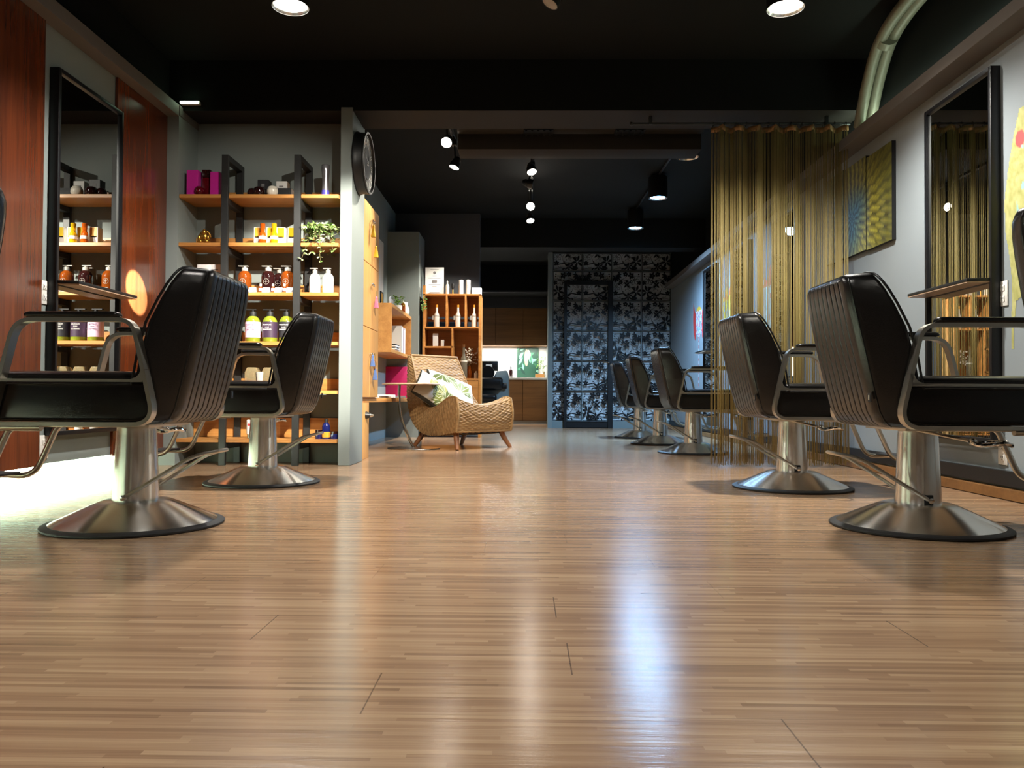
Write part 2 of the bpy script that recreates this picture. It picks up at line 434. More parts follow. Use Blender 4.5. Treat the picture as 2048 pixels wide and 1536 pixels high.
# ------------------------------------------------------------------ salon chairs
def rrect_ring(xf, xr, wf, wr, z, rf, rr, groove=0.0, ng=8):
    """horizontal cross-section of the backrest: front edge x=xf half width wf, rear edge x=xr half width wr"""
    pts = []
    def corner(c, a, b, r):   # quadratic round from a over c to b
        c, a, b = Vector(c), Vector(a), Vector(b)
        u, v = (a-c).normalized(), (b-c).normalized()
        for j in range(6):
            t = j/5; pts.append(tuple((c+u*r)*(1-t)**2 + c*2*t*(1-t) + (c+v*r)*t*t))
    A, B, Cc, D = (xf, -wf), (xr, -wr), (xr, wr), (xf, wf)
    corner(A, D, B, rf)
    corner(B, A, Cc, rr)
    gw = (wr - rr)
    for k in range(ng):                     # pleats of the rear face
        yc = -gw*.86 + 2*gw*.86*k/(ng-1)
        for dy, dd in ((-.009, 0), (-.0046, 0), (-.0034, .12), (-.0012, 1), (.0012, 1), (.0034, .12), (.0046, 0), (.009, 0)):
            pts.append((xr + groove*dd, yc+dy))
    corner(Cc, B, D, rr)
    corner(D, Cc, A, rf)
    for k in range(1, 6): pts.append((xf - .012*math.sin(PI*k/6), wf-rf - 2*(wf-rf)*k/6))
    return [(p[0], p[1], z) for p in pts]
def make_chair():
    t = thing('salon_chair', '', 'chair', group='black salon styling chairs')
    # --- floor disc
    obj('base_ring', MB().lathe([(.02, 0), (.296, 0), (.30, .004), (.30, .009), (.292, .014), (.27, .016), (.02, .014)], 64), M['rubber'], t)
    prof = [(.272, .012), (.274, .017), (.262, .024), (.235, .036), (.20, .052), (.165, .068), (.135, .081), (.118, .088), (.105, .0905), (.05, .091)]
    obj('base_plate', MB().lathe(prof, 64, cap=False), M['steel'], t, ang=60)
    col = obj('column', MB().lathe([(.02, .088), (.0775, .088), (.0775, .092), (.066, .335), (.0645, .347), (.058, .350), (.02, .350)], 48), M['steel'], t, ang=40)
    obj('slot', MB().box(-.016, .016, -.0790, -.070, .088, .125).xf(Matrix.Rotation(0, 4, 'Z')), M['rubber'], col, bevel=.003)
    obj('neck', MB().lathe([(.03, .345), (.04, .346), (.04, .372), (.02, .373)], 24), M['blackmetal'], t)
    obj('underframe', MB().box(-.12, .26, -.16, .16, .352, .371).box(-.14, .33, -.255, -.225, .361, .371).box(-.14, .33, .225, .255, .361, .371), M['satin'], t, bevel=.003)
    # --- pump pedal: U of two rods pivoted each side of the column, towards the back
    pp = fillet([(.0, -.083, .106), (-.235, -.07, .252), (-.315, -.045, .268), (-.315, .045, .268), (-.235, .07, .252), (.0, .083, .106)], [.0, .04, .03, .03, .04, 0])
    pd = obj('pump_pedal', MB().tube(pp, .0068, 10), M['satin'], t)
    for s in (-1, 1): obj('pivot_bolt', MB().lathe([(.001, s*.097), (.010, s*.096), (.010, s*.080), (.001, s*.079)], 16, (0, 0, .106), 'y'), M['chrome'], pd)
    # --- lever with a foot loop on the sitter's right side
    lv = obj('release_lever', MB().tube([(-.02, -.05, .352), (.03, -.30, .326)], .005, 8).tube([(-.035, -.05, .352), (.02, -.30, .326)], .004, 8), M['satin'], t)
    lp = [(.045+.05*math.cos(a), -.37+.075*math.sin(a), .322+.004*math.sin(3*a)) for a in [2*PI*i/28 for i in range(28)]]
    obj('foot_loop', MB().tube(lp, .0065, 8, loop=True).ball((.028, -.302, .325), .013), M['chrome'], lv)
    # --- footrest
    f = MB()
    for s in (-1, 1):
        f.tube(fillet([(.33, s*.14, .362), (.37, s*.14, .345), (.455, s*.14, .155), (.60, s*.14, .162)], .06), .0115, 12)
    f.tube([(.575, -.15, .161), (.575, .15, .161)], .0115, 12)
    ft = obj('footrest', f, M['satin'], t)
    obj('foot_plate', MB().box(.50, .60, -.13, .13, .166, .176), M['rubber'], ft, bevel=.004)
    for s in (-1, 1): obj('hinge', MB().tube([(.24, s*.17, .352), (.40, s*.17, .352)], .013, 14), M['satin'], ft)
    # --- seat
    side = fillet([(-.155, 0, .505), (-.185, 0, .375), (.37, 0, .375), (.40, 0, .42), (.385, 0, .505)], [.012, .085, .05, .04, .02], 8, True)
    obj('seat', MB().prism([(p[0], p[2]) for p in side], 'y', -.262, .262), M['leather'], t, bevel=.012, seg=3, ang=50)
    cush = MB()
    def cr(ix, iy, z):
        return [(p[0], p[1], z) for p in fillet([(-.15+ix, -.245+iy, 0), (.40-ix, -.245+iy, 0), (.40-ix, .245-iy, 0), (-.15+ix, .245-iy, 0)], .05, 6, True)]
    cush.loft([cr(.012, .012, .500), cr(0, 0, .508), cr(-.004, -.004, .518), cr(0, 0, .528), cr(.014, .014, .536), cr(.05, .05, .541), cr(.14, .13, .544)])
    obj('seat_cushion', cush, M['leather'], t, ang=60)
    # --- backrest
    lv_ = [(.362, -.09, -.150, .235, .16), (.368, -.09, -.195, .245, .18), (.385, -.09, -.222, .252, .192), (.42, -.095, -.243, .258, .20), (.50, -.112, -.264, .262, .203),
           (.60, -.13, -.287, .263, .203), (.70, -.155, -.309, .260, .202), (.78, -.192, -.325, .254, .198), (.83, -.218, -.334, .246, .194), (.858, -.234, -.338, .236, .188),
           (.874, -.244, -.337, .226, .180), (.885, -.252, -.330, .212, .166), (.891, -.266, -.316, .186, .14), (.893, -.28, -.30, .12, .10)]
    rings = [rrect_ring(a[1], a[2], a[3], a[4], a[0], .022 if i < 11 else .012, .034 if i < 11 else .014, .006 if 1 < i < 10 else 0.0) for i, a in enumerate(lv_)]
    obj('backrest', MB().loft(rings), M['leather'], t, ang=70)
    pip = []
    for s in (1, -1):
        seq = lv_[1:13] if s == 1 else lv_[12:0:-1]
        for a in seq: pip.append((a[1]+.004, s*(a[3]-.004), a[0]))
    obj('piping', MB().tube(pip, .0045, 8), M['piping'], t)
    seam = []
    for s in (1, -1):
        seq = lv_[1:11] if s == 1 else lv_[10:0:-1]
        for a in seq: seam.append((a[2]+.016, s*(a[4]-.008+.012), a[0]))
    obj('seam', MB().tube(seam, .0028, 6), M['piping'], t)
    tg = obj('cloth_tag', MB().box(-.262, -.258, -.206, -.186, .452, .482).xf(Matrix.Translation((-.002, -.012, 0))), M['rubber'], t)
    tg['label'] = 'small black sewn tag with a silver mark'
    obj('mark', MB().box(-.2655, -.2640, -.213, -.204, .458, .475), M['silver'], tg)
    # --- flat bar arm frames with pads
    loop_path = fillet([(-.128, 0, .704), (-.205, 0, .368), (.33, 0, .368), (.335, 0, .372), (.252, 0, .704)], [.05, .075, .01, .01, .06], 8, True)
    for s in (-1, 1):
        y0, y1 = (s*.268, s*.304)
        fr = MB().strap([(p[0], p[2]) for p in loop_path], y0, y1, .013, True)
        fr.strap([(-.165, .508), (.30, .508)], y0, y1, .009)
        fl_ = [(-.172, .545), (-.160, .545), (-.155, .530), (-.145, .519), (-.125, .512), (-.10, .5085), (-.165, .5085)]
        fr.prism(fl_, 'y', y0, y1)
        a = obj('arm_frame', fr, M['satin'], t, bevel=.0015, seg=1)
        pad = []
        for z, g in ((.711, .006), (.714, .001), (.720, 0), (.726, .003), (.7295, .012)):
            pad.append([(p[0], p[1], z+.0) for p in fillet([(-.085+g, s*.286-.024+g*.8, 0), (.225-g, s*.286-.024+g*.8, 0), (.225-g, s*.286+.024-g*.8, 0), (-.085+g, s*.286+.024-g*.8, 0)], .02, 5, True)])
        obj('arm_pad', MB().loft(pad), M['leather'], t, ang=60)
    return t
ch = make_chair()
ch.location = (1.42, 2.888, 0)
ch['label'] = 'black leather salon chair nearest the right wall mirror with wooden shelf'
GC = 'black salon styling chairs'
dup(ch, (1.387, 4.141, 0), R(2), 'black leather salon chair just in front of the olive string curtain', GC)
dup(ch, (1.436, 6.786, 0), R(1), 'black leather salon chair just behind the string curtain, partly hidden by its left edge', GC)
dup(ch, (1.383, 8.133, 0), R(-1), 'middle black salon chair of the three between string curtain and floral screen', GC)
dup(ch, (1.360, 9.417, 0), R(-2), 'black salon chair nearest the floral lace screen', GC)
dup(ch, (1.43, 1.62, 0), R(0), 'black salon chair at the right edge of the picture, only a sliver showing', GC)
dup(ch, (-1.387, 2.807, 0), R(180), 'large black leather salon chair in front of the left wall mirror', GC)
dup(ch, (-1.401, 4.212, 0), R(180), 'black leather salon chair in front of the product rack', GC)
dup(ch, (-1.40, 1.42, 0), R(180), 'black salon chair cut off by the left edge of the picture', GC)

# ------------------------------------------------------------------ wall mirrors with ledge shelves
def wall_mirror(x, s, y0, y1, z0, z1, label, shelf_label):
    """s = +1: hangs on the left wall facing +x; -1: on the right wall facing -x"""
    t = thing('wall_mirror', label, 'mirror', (x, (y0+y1)/2, z0), 0, 'tall black framed wall mirrors')
    h = (y1-y0)/2; H = z1-z0; d = .05*s; b = .022
    fr = MB().box(0, d, -h, -h+b, 0, H).box(0, d, h-b, h, 0, H).box(0, d, -h+b, h-b, 0, b).box(0, d, -h+b, h-b, H-b, H)
    obj('frame', fr, M['blackgloss'], t, bevel=.002)
    obj('glass', MB().box(.01*s, d*.72, -h+b-.004, h-b+.004, b-.004, H-b+.004), M['mirror'], t, smooth=False)
    if shelf_label:
        sh = thing('mirror_shelf', shelf_label, 'shelf', (x, (y0+y1)/2, 1.03))
        a = .05*s; o = .155*s
        pl = [(a, -h+.01), (a+.10*s, -h+.03), (o, h-.02), (a, h+.0)]
        obj('top_board', MB().prism([(p[0], p[1]) for p in pl], 'z', .002, .017), M['blackmetal'], sh, bevel=.002)
        obj('under_board', MB().prism([(p[0]*.985 if abs(p[0]) > abs(a)+.001 else p[0], p[1]*.985) for p in pl], 'z', -.004, .002), M['tablewood'], sh)
    return t
wall_mirror(-2.43, 1, 3.962, 4.61, .256, 2.135, 'tall black framed mirror on the left wall reflecting the product rack', 'small black edged shelf on the left wall mirror')
wall_mirror(2.27, -1, 3.80, 4.43, .256, 2.065, 'tall black framed mirror on the right wall reflecting the string curtain', 'small black edged wooden shelf on the right wall mirror')
wall_mirror(2.27, -1, 6.55, 7.18, .256, 2.065, 'black framed mirror on the right wall just behind the string curtain', None)
wall_mirror(2.27, -1, 7.93, 8.56, .256, 2.065, 'black framed mirror on the right wall, second behind the string curtain', None)
wall_mirror(2.27, -1, 9.30, 9.93, .256, 2.065, 'black framed mirror on the right wall reflecting the floral screen beside the curtain edge', 'small dark shelf on the mirror beside the curtain edge')

def outlet(loc, s, label):
    t = thing('wall_outlet', label, 'outlet', loc)
    obj('plate', MB().box(0, .006*s, -.036, .036, -.06, .06), M['white'], t, bevel=.002)
    for z in (-.026, .026):
        so = obj('socket', MB().box(.005*s, .0085*s, -.016, .016, z-.015, z+.015), M['white'], t, bevel=.002)
        obj('slot', MB().box(.008*s, .0092*s, -.008, -.005, z-.002, z+.008).box(.008*s, .0092*s, .005, .008, z-.002, z+.008).box(.008*s, .0092*s, -.002, .002, z-.011, z-.006), M['rubber'], so)
outlet((-2.43, 3.94, .98), 1, 'white upper double outlet left of the left wall mirror')
outlet((-2.43, 3.955, .20), 1, 'white lower double outlet below the left wall mirror')
outlet((2.27, 3.785, .967), -1, 'white upper double outlet beside the right wall mirror')
outlet((2.27, 3.795, .215), -1, 'white lower outlet below the right wall mirror')

# ------------------------------------------------------------------ product rack in the niche
rack = thing('display_rack', 'oak product rack with dark steel upright frames in the left niche', 'shelf', (-1.80, 5.40, 0))
RX, RY = -1.80, 5.40
for x in (-2.045, -1.556):
    u = MB().box(x-RX, x-RX+.045, 5.25-RY, 5.275-RY, 0, 2.085).box(x-RX, x-RX+.045, 5.525-RY, 5.555-RY, 0, 2.085).box(x-RX, x-RX+.045, 5.275-RY, 5.525-RY, 2.045, 2.085)
    for z in (1.79, 1.46, 1.13, .80, .475, .145):
        u.box(x-RX, x-RX+.045, 5.275-RY, 5.525-RY, z-.035, z)
    obj('upright_frame', u, M['darkpost'], rack, bevel=.0015, seg=1)
SZ = (1.82, 1.494, 1.161, .83, .504, .177)
for z in SZ:
    b = MB()
    segs = ((-2.335, -2.046), (-1.999, -1.557), (-1.510, -1.258))
    for a, c in segs: b.box(a-RX, c-RX, 5.262-RY, 5.275-RY, z-.024, z)
    b.box(-2.335-RX, -1.258-RX, 5.275-RY, 5.525-RY, z-.024, z)
    sh = obj('shelf_board', b, M['oak'], rack, bevel=.0012, seg=1)
    obj('upstand', MB().box(-2.335-RX, -1.258-RX, 5.540-RY, 5.557-RY, z, z+(.135 if z < .2 else .085)), M['oak'], sh, bevel=.0012, seg=1)

# product materials
M['magenta'] = pbr('magenta_carton', (196, 40, 150), .35, var=.06, vscale=30)
M['ruby'] = pbr('ruby_glass', (110, 14, 30), .12, var=.1, trans=.35, coat=.5)
M['amber'] = pbr('amber_glass', (150, 72, 20), .1, var=.2, vscale=14, trans=.45, coat=.5)
M['darkglass'] = pbr('dark_plum_glass', (36, 14, 14), .08, var=.2, coat=.6)
M['orange'] = pbr('orange_oil', (206, 92, 18), .1, trans=.5, coat=.5)
M['yellowoil'] = pbr('golden_oil', (216, 170, 22), .1, trans=.5, coat=.5)
M['yellow'] = pbr('yellow_print', (232, 196, 24), .4)
M['ochre'] = pbr('ochre_print', (210, 150, 50), .4)
M['brownprint'] = pbr('brown_print', (110, 66, 24), .5)
M['grn'] = pbr('green_shampoo', (120, 132, 38), .16, var=.1, coat=.4)
M['plum'] = pbr('plum_label', (58, 42, 62), .45)
M['slate'] = pbr('slate_label', (44, 44, 48), .45)
M['pink'] = pbr('pink_label', (232, 196, 222), .5)
M['cobalt'] = pbr('cobalt_glass', (20, 26, 78), .12, coat=.5, var=.1)
M['cream'] = pbr('cream_gloss', (226, 218, 202), .18, coat=.5)
M['frost'] = pbr('frosted_plastic', (176, 172, 164), .3, trans=.2)
M['vinyl'] = pbr('amber_gel', (214, 108, 30), .15, var=.2, vscale=12, trans=.4, coat=.4)
M['clear'] = pbr('clear_wrap', (216, 196, 150), .08, trans=.75, alpha=1)
M['greyprint'] = pbr('grey_print', (120, 118, 120), .6)
M['redprint'] = pbr('red_print', (190, 50, 60), .5)
M['violet'] = pbr('violet_print', (84, 80, 170), .3)

def carton(name, x, y, z, wx, wy, h, mat, label, cat='box', rz=0, group=None, panel=None, pm=None):
    t = thing(name, label, cat, (x, y, z), rz, group)
    obj('carton', MB().box(-wx/2, wx/2, -wy/2, wy/2, 0, h), mat, t, bevel=.0015, seg=1)
    if panel:
        for (a, b, c, d), mm in zip(panel, pm):
            obj('printed_panel', MB().box(a*wx/2, b*wx/2, -wy/2-.0008, -wy/2+.001, c*h, d*h), mm, t)
    return t
def pump_bottle(name, x, y, z, r, h, mat, capmat, label, group, lab=None, labm=None, spout=True, neck=.2, cat='bottle'):
    t = thing(name, label, cat, (x, y, z), 0, group)
    hb = h*(1-neck)
    obj('bottle_body', MB().lathe([(r*.3, 0), (r*.93, 0), (r, .006), (r, hb*.72), (r*.94, hb*.82), (r*.74, hb*.92), (r*.42, hb*.985), (r*.38, hb), (r*.1, hb)], 28), mat, t, ang=60)
    pm = MB().lathe([(r*.1, hb-.004), (r*.45, hb-.004), (r*.45, hb+h*neck*.55), (r*.38, hb+h*neck*.6), (r*.2, hb+h*neck*.62), (r*.2, hb+h*neck*.82), (r*.05, hb+h*neck*.83)], 20)
    if spout: pm.box(-r*.95, r*.5, -r*.22, r*.22, hb+h*neck*.82, h)
    obj('pump_head' if spout else 'cap', pm, capmat, t, bevel=.001, seg=1)
    if lab:
        z0, z1 = lab
        obj('label', MB().lathe([(r*.9, hb*z0), (r+.0008, hb*z0), (r+.0008, hb*z1), (r*.9, hb*z1)], 28), labm, t, ang=60)
    return t
TX = R(90)
def sx(px, y=5.32):      # width positions along the rack were taped off at the front edge
    return px
S1, S2, S3, S4, S5, S6 = SZ
G1 = None
carton('carton', -2.268, 5.345, S1, .078, .07, .178, M['magenta'], 'left of two magenta cartons on the top rack shelf', group='magenta cartons')
carton('carton', -2.115, 5.345, S1, .062, .07, .165, M['magenta'], 'magenta carton beside the left rack upright on the top shelf', group='magenta cartons')
t = thing('perfume_bottle', 'tall ruby glass bottle with black cap between the magenta cartons', 'bottle', (-2.185, 5.36, S1))
obj('bottle_body', MB().box(-.028, .028, -.022, .022, 0, .135), M['ruby'], t, bevel=.006, seg=3)
obj('cap', MB().box(-.029, .029, -.023, .023, .135, .188), M['darkglass'], t, bevel=.003)
t = thing('round_jar', 'low ruby glass jar beside the left magenta carton', 'jar', (-2.222, 5.315, S1))
obj('jar_body', MB().ball((0, 0, .035), .032, .03, .035, 20, 12), M['ruby'], t)
# black and white jars with boxes
def jar(x, y, z, r, h, mat, label, group=None):
    t = thing('cream_jar', label, 'jar', (x, y, z), 0, group)
    obj('jar_body', MB().lathe([(r*.4, 0), (r*.66, 0), (r*.86, h*.1), (r, h*.36), (r*.98, h*.6), (r*.9, h*.72), (r*.1, h*.72)], 28), mat, t, ang=70)
    obj('lid', MB().lathe([(r*.1, h*.72), (r*.9, h*.73), (r*.74, h*.9), (r*.4, h*.99), (r*.05, h)], 28), mat, t, ang=70)
jar(-1.872, 5.36, S1, .036, .066, M['darkglass'], 'glossy black jar nearest the left upright on the top shelf')
jar(-1.818, 5.335, S1, .042, .070, M['darkglass'], 'glossy black jar in front of the black cube carton')
carton('carton', -1.80, 5.43, S1, .10, .08, .062, M['rubber'], 'flat black carton behind the glossy black jars on the top shelf')
carton('cube_carton', -1.81, 5.42, S1+.063, .076, .07, .07, M['slate'], 'black cube carton standing on the flat black carton', panel=[(-.3, .3, .3, .6)], pm=[M['greyprint']])
jar(-1.722, 5.325, S1, .040, .072, M['cream'], 'glossy white round jar on the top rack shelf')
t = carton('carton', -1.640, 5.355, S1, .092, .08, .056, M['paper'], 'flat carton with black front beside the white round jar', panel=[(-1, 1, 0, 1)], pm=[M['rubber']])
carton('cube_carton', -1.688, 5.44, S1+.003, .075, .07, .125, M['paper'], 'white cube carton behind the white round jar', panel=[(-.45, .35, .68, .74)], pm=[M['greyprint']])
t = thing('spray_bottle', 'tall silver spray bottle fading to violet at the foot', 'bottle', (-1.372, 5.36, S1))
obj('bottle_body', MB().lathe([(.01, 0), (.024, 0), (.026, .02), (.023, .075), (.022, .12), (.027, .18), (.029, .222), (.026, .226), (.01, .226)], 28), pbr('silver_lacquer', (200, 200, 208), .22, .8), t, ang=60)
obj('foot_band', MB().lathe([(.02, .002), (.0256, .002), (.0272, .02), (.0256, .05), (.02, .05)], 28), M['violet'], t)
# shelf 2
t = thing('gold_figurine', 'small antique gold seated figurine on the second rack shelf', 'figurine', (-2.195, 5.345, S2))
g = MB().ball((0, 0, .022), .042, .03, .024).ball((0, 0, .052), .03, .024, .03).ball((0, -.004, .083), .019, .018, .02).ball((0, -.004, .10), .009).ball((-.03, -.012, .045), .012, .012, .022).ball((.03, -.012, .045), .012, .012, .022).ball((-.022, -.02, .02), .02, .016, .012).ball((.022, -.02, .02), .02, .016, .012)
for a in range(12): g.ball((.034*math.cos(a*PI/11), .012, .06+.034*math.sin(a*PI/11)), .009)
obj('figure', g, M['gold'], t)
for x, lb, p in ((-1.828, 'white and ochre carton left of the orange oil bottle', M['ochre']), (-1.742, 'white and yellow carton just behind the golden oil bottle, left side', M['yellow']), (-1.672, 'white and yellow carton right of the golden oil bottle', M['yellow']), (-1.596, 'white and yellow carton beside the right rack upright', M['yellow'])):
    carton('carton', x, 5.38, S2, .058, .062, .122, M['paper'], lb, group='white and yellow oil cartons', panel=[(-.8, .8, .42, .98), (-.75, .55, .42, .48)], pm=[p, M['brownprint']])
def oil(x, mat, capm, label):
    t = thing('oil_bottle', label, 'bottle', (x, 5.315, S2), 0, 'hair oil bottles')
    obj('bottle_body', MB().lathe([(.01, 0), (.024, 0), (.026, .01), (.0255, .04), (.021, .072), (.014, .086), (.01, .088)], 24), mat, t, ang=60)
    obj('cap', MB().lathe([(.008, .086), (.014, .087), (.017, .115), (.018, .138), (.012, .141), (.004, .141)], 20), capm, t)
    obj('label', MB().lathe([(.02, .030), (.0266, .030), (.0262, .052), (.02, .052)], 24), M['paper'], t)
oil(-1.785, M['orange'], M['orange'], 'orange hair oil bottle on the second rack shelf')
oil(-1.707, M['yellowoil'], M['yellowoil'], 'golden yellow hair oil bottle on the second rack shelf')
# hanging ivy
pl = thing('trailing_ivy', 'pale green trailing ivy spilling over the second rack shelf beside the partition', 'plant', (-1.39, 5.36, S2))
obj('pot', MB().lathe([(.02, 0), (.045, 0), (.058, .07), (.054, .072), (.02, .065)], 24), M['wall'], pl)
rnd = random.Random(5)
lf, lp_, st = MB(), MB(), MB()
def leaf(mb, p, d, s, up):
    d = Vector(d).normalized(); sd = d.cross(Vector(up)).normalized(); nn = sd.cross(d)
    P = [(0, 0, 0), (.35, .30, .05), (.7, .24, .04), (1, 0, -.06), (.7, -.24, .04), (.35, -.30, .05), (.5, 0, -.02)]
    mb.add([Vector(p)+d*a*s+sd*b*s+nn*c*s for a, b, c in P], [(0, 1, 6), (1, 2, 6), (2, 3, 6), (3, 4, 6), (4, 5, 6), (5, 0, 6)])
for i in range(64):
    a = rnd.uniform(0, 2*PI); L = rnd.uniform(.07, .16); drop = rnd.choice((.03, .08, .13, .19)) if rnd.random() < .6 else -.03
    pts = []
    for k in range(7):
        u = k/6
        pts.append((math.cos(a)*L*u + rnd.uniform(-.006, .006), math.sin(a)*L*.75*u - .03*u + rnd.uniform(-.006, .006), .075 + .05*math.sin(PI*min(u*1.1, 1)) - drop*u*u))
    pts = [(max(min(p[0], .125), -.125), min(p[1], .14), p[2]) for p in pts]
    if abs(pts[-1][0]) < .05 and drop > .05: pts = [(p[0], p[1]-.10*(k/6), p[2]) for k, p in enumerate(pts)]
    st.tube(pts, .0014, 5)
    for k in range(1, 7):
        for q in range(3):
            leaf(lf if rnd.random() < .5 else lp_, pts[k], (rnd.uniform(-1, 1), rnd.uniform(-1, .4), rnd.uniform(-.7, .5)), rnd.uniform(.020, .034), (rnd.uniform(-.4, .4), rnd.uniform(-1, 0), 1))
o = obj('foliage', lf, M['leaf'], pl); o['kind'] = 'stuff'
o = obj('pale_foliage', lp_, M['leafpale'], pl); o['kind'] = 'stuff'; o['label'] = 'pale cream-green ivy leaves'
obj('stem', st, M['stem'], pl)
# shelf 3
def apoth(x, y, mat, label):
    t = pump_bottle('pump_bottle', x, y, S3, .046, .195, mat, M['frost'], label, 'amber apothecary pump bottles', neck=.17)
    e = MB().tube([(.019*math.cos(a), -.0472+abs(math.cos(a))*.004, .082+.019*math.sin(a)) for a in [2*PI*i/24 for i in range(24)]], .0011, 6, loop=True)
    e.box(-.0015, .0015, -.0482, -.0465, .068, .096).box(-.012, .012, -.0478, -.0460, .0805, .0835).box(-.02, .02, -.0472, -.0440, .036, .0385)
    obj('emblem', e, M['frost'], t)
apoth(-1.925, 5.375, M['amber'], 'amber pump bottle nearest the left rack upright on the third shelf')
apoth(-1.763, 5.375, M['darkglass'], 'dark plum pump bottle standing in front on the third rack shelf')
apoth(-1.715, 5.475, M['darkglass'], 'dark pump bottle standing behind the plum bottle on the third shelf')
apoth(-1.630, 5.375, M['amber'], 'amber pump bottle beside the right rack upright on the third shelf')
def vial(x, label):
    t = thing('vial', label, 'vial', (x, 5.295, S3), 0, 'small vials on the third rack shelf')
    obj('glass_body', MB().lathe([(.004, 0), (.0125, 0), (.0125, .036), (.007, .044), (.004, .045)], 16), M['amber'], t)
    obj('cap', MB().lathe([(.003, .044), (.008, .044), (.008, .060), (.003, .060)], 16), M['cream'], t)
    obj('label', MB().lathe([(.008, .010), (.0129, .010), (.0129, .030), (.008, .030)], 16), M['pink'], t)
vial(-1.788, 'small amber vial with cream cap below the plum pump bottle')
vial(-1.704, 'small amber vial with cream cap in the middle of the third shelf')
vial(-1.627, 'small amber vial below the right amber pump bottle')
def folded_card(x, y, z, wx, h, label):
    t = thing('tent_card', label, 'card', (x, y, z), 0, 'white tent cards on the rack')
    obj('card', MB().prism([(-.020, 0), (-.0185, 0), (.001, h-.002), (.0185, 0), (.020, 0), (.001, h)], 'x', -wx/2, wx/2), M['paper'], t)
    obj('print', MB().add([(wx*.1, -.0205, .004), (wx*.46, -.0205, .004), (wx*.46, -.0205+.018*.62, h*.64)], [(0, 1, 2)]), M['greyprint'], t)
for x, lb in ((-1.842, 'white tent card left of the row of vials'), (-1.748, 'white tent card between the left and middle vials'), (-1.664, 'white tent card between the middle and right vials'), (-1.585, 'white tent card beside the right rack upright on the third shelf')):
    folded_card(x, 5.292, S3, .048, .036, lb)
folded_card(-1.408, 5.285, S3, .044, .036, 'white tent card in front of the white pump bottles')
for x, lb in ((-1.433, 'left white pump bottle on the third rack shelf'), (-1.342, 'right white pump bottle on the third rack shelf')):
    t = pump_bottle('pump_bottle', x, 5.34, S3, .037, .175, M['white'], M['frost'], lb, 'white pump bottles', neck=.2)
    obj('print', MB().box(-.012, .012, -.0374, -.034, .07, .073).box(-.006, .006, -.0378, -.034, .09, .102), M['greyprint'], t)
t = thing('sign_card', 'white information card standing on the third rack shelf behind the left chair', 'card', (-2.17, 5.36, S3))
obj('card', MB().box(-.085, .085, -.002, .002, 0, .205).xf(Matrix.Rotation(R(-6), 4, 'X')), M['paper'], t)
obj('print', MB().box(-.05, .06, -.004, -.0015, .165, .172).box(-.05, .03, -.004, -.0015, .148, .153).xf(Matrix.Rotation(R(-6), 4, 'X')), M['greyprint'], t)
# shelf 4 shampoo
for x, lm, tm, lb, lines in ((-1.855, M['pink'], M['plum'], 'green shampoo pump bottle with a pink label', ('MOISTURE', 'HAIR', 'CONDITIONER')),
                        (-1.738, M['plum'], M['paper'], 'green shampoo pump bottle with a plum label', ('MOISTURE', 'HAIR', 'SHAMPOO')),
                        (-1.625, M['slate'], M['paper'], 'green shampoo pump bottle with a slate label beside the right upright', ('MOISTURE', 'HAIR', 'SHAMPOO'))):
    t = pump_bottle('shampoo_bottle', x, 5.345, S4, .050, .225, M['grn'], M['rubber'], lb, 'green shampoo pump bottles', (.17, .76), lm, neck=.2)
    for i, s in enumerate(lines):
        text(s, .0125, (-.004, -.0513, .115-.016*i), (TX, 0, 0), tm, t)
# shelf 5 amber gel packs in clear wrap
for k, (x, mm, lb) in enumerate(((-1.86, M['vinyl'], 'amber gel pouch in clear wrap nearest the left upright on the fifth shelf'), (-1.745, M['vinyl'], 'amber gel pouch in clear wrap in the middle of the fifth shelf'), (-1.625, M['vinyl'], 'amber gel pouch in clear wrap beside the right upright on the fifth shelf'))):
    t = thing('gift_pack', lb, 'package', (x, 5.37, S5), 0, 'amber gift packs')
    obj('pouch', MB().box(-.034, .034, -.025, .025, 0, .085).ball((0, 0, .10), .026, .02, .03), mm, t, bevel=.006)
    obj('wrap', MB().prism(fillet([(-.045, 0, 0), (.045, 0, 0), (.045, .16, 0), (-.045, .16, 0)], .03, 5, True) and [(-.046, 0), (.046, 0), (.046, .12), (.03, .155), (-.03, .155), (-.046, .12)], 'y', -.034, .034), M['clear'], t, bevel=.004)
for x, lb in ((-1.80, 'pale squeeze tube between the left and middle amber packs'), (-1.685, 'pale squeeze tube between the middle and right amber packs')):
    t = thing('squeeze_tube', lb, 'tube', (x, 5.33, S5), 0, 'pale squeeze tubes')
    obj('tube_body', MB().loft([[(a*.016, b*.016, 0) for a, b in [(math.cos(2*PI*i/16), math.sin(2*PI*i/16)) for i in range(16)]], [(a*.017, b*.014, .03) for a, b in [(math.cos(2*PI*i/16), math.sin(2*PI*i/16)) for i in range(16)]], [(a*.026, b*.003, .125) for a, b in [(math.cos(2*PI*i/16), math.sin(2*PI*i/16)) for i in range(16)]]]), M['frost'], t)
    obj('cap', MB().lathe([(.004, 0), (.0175, 0), (.0175, .022), (.004, .022)], 16), M['cream'], t)
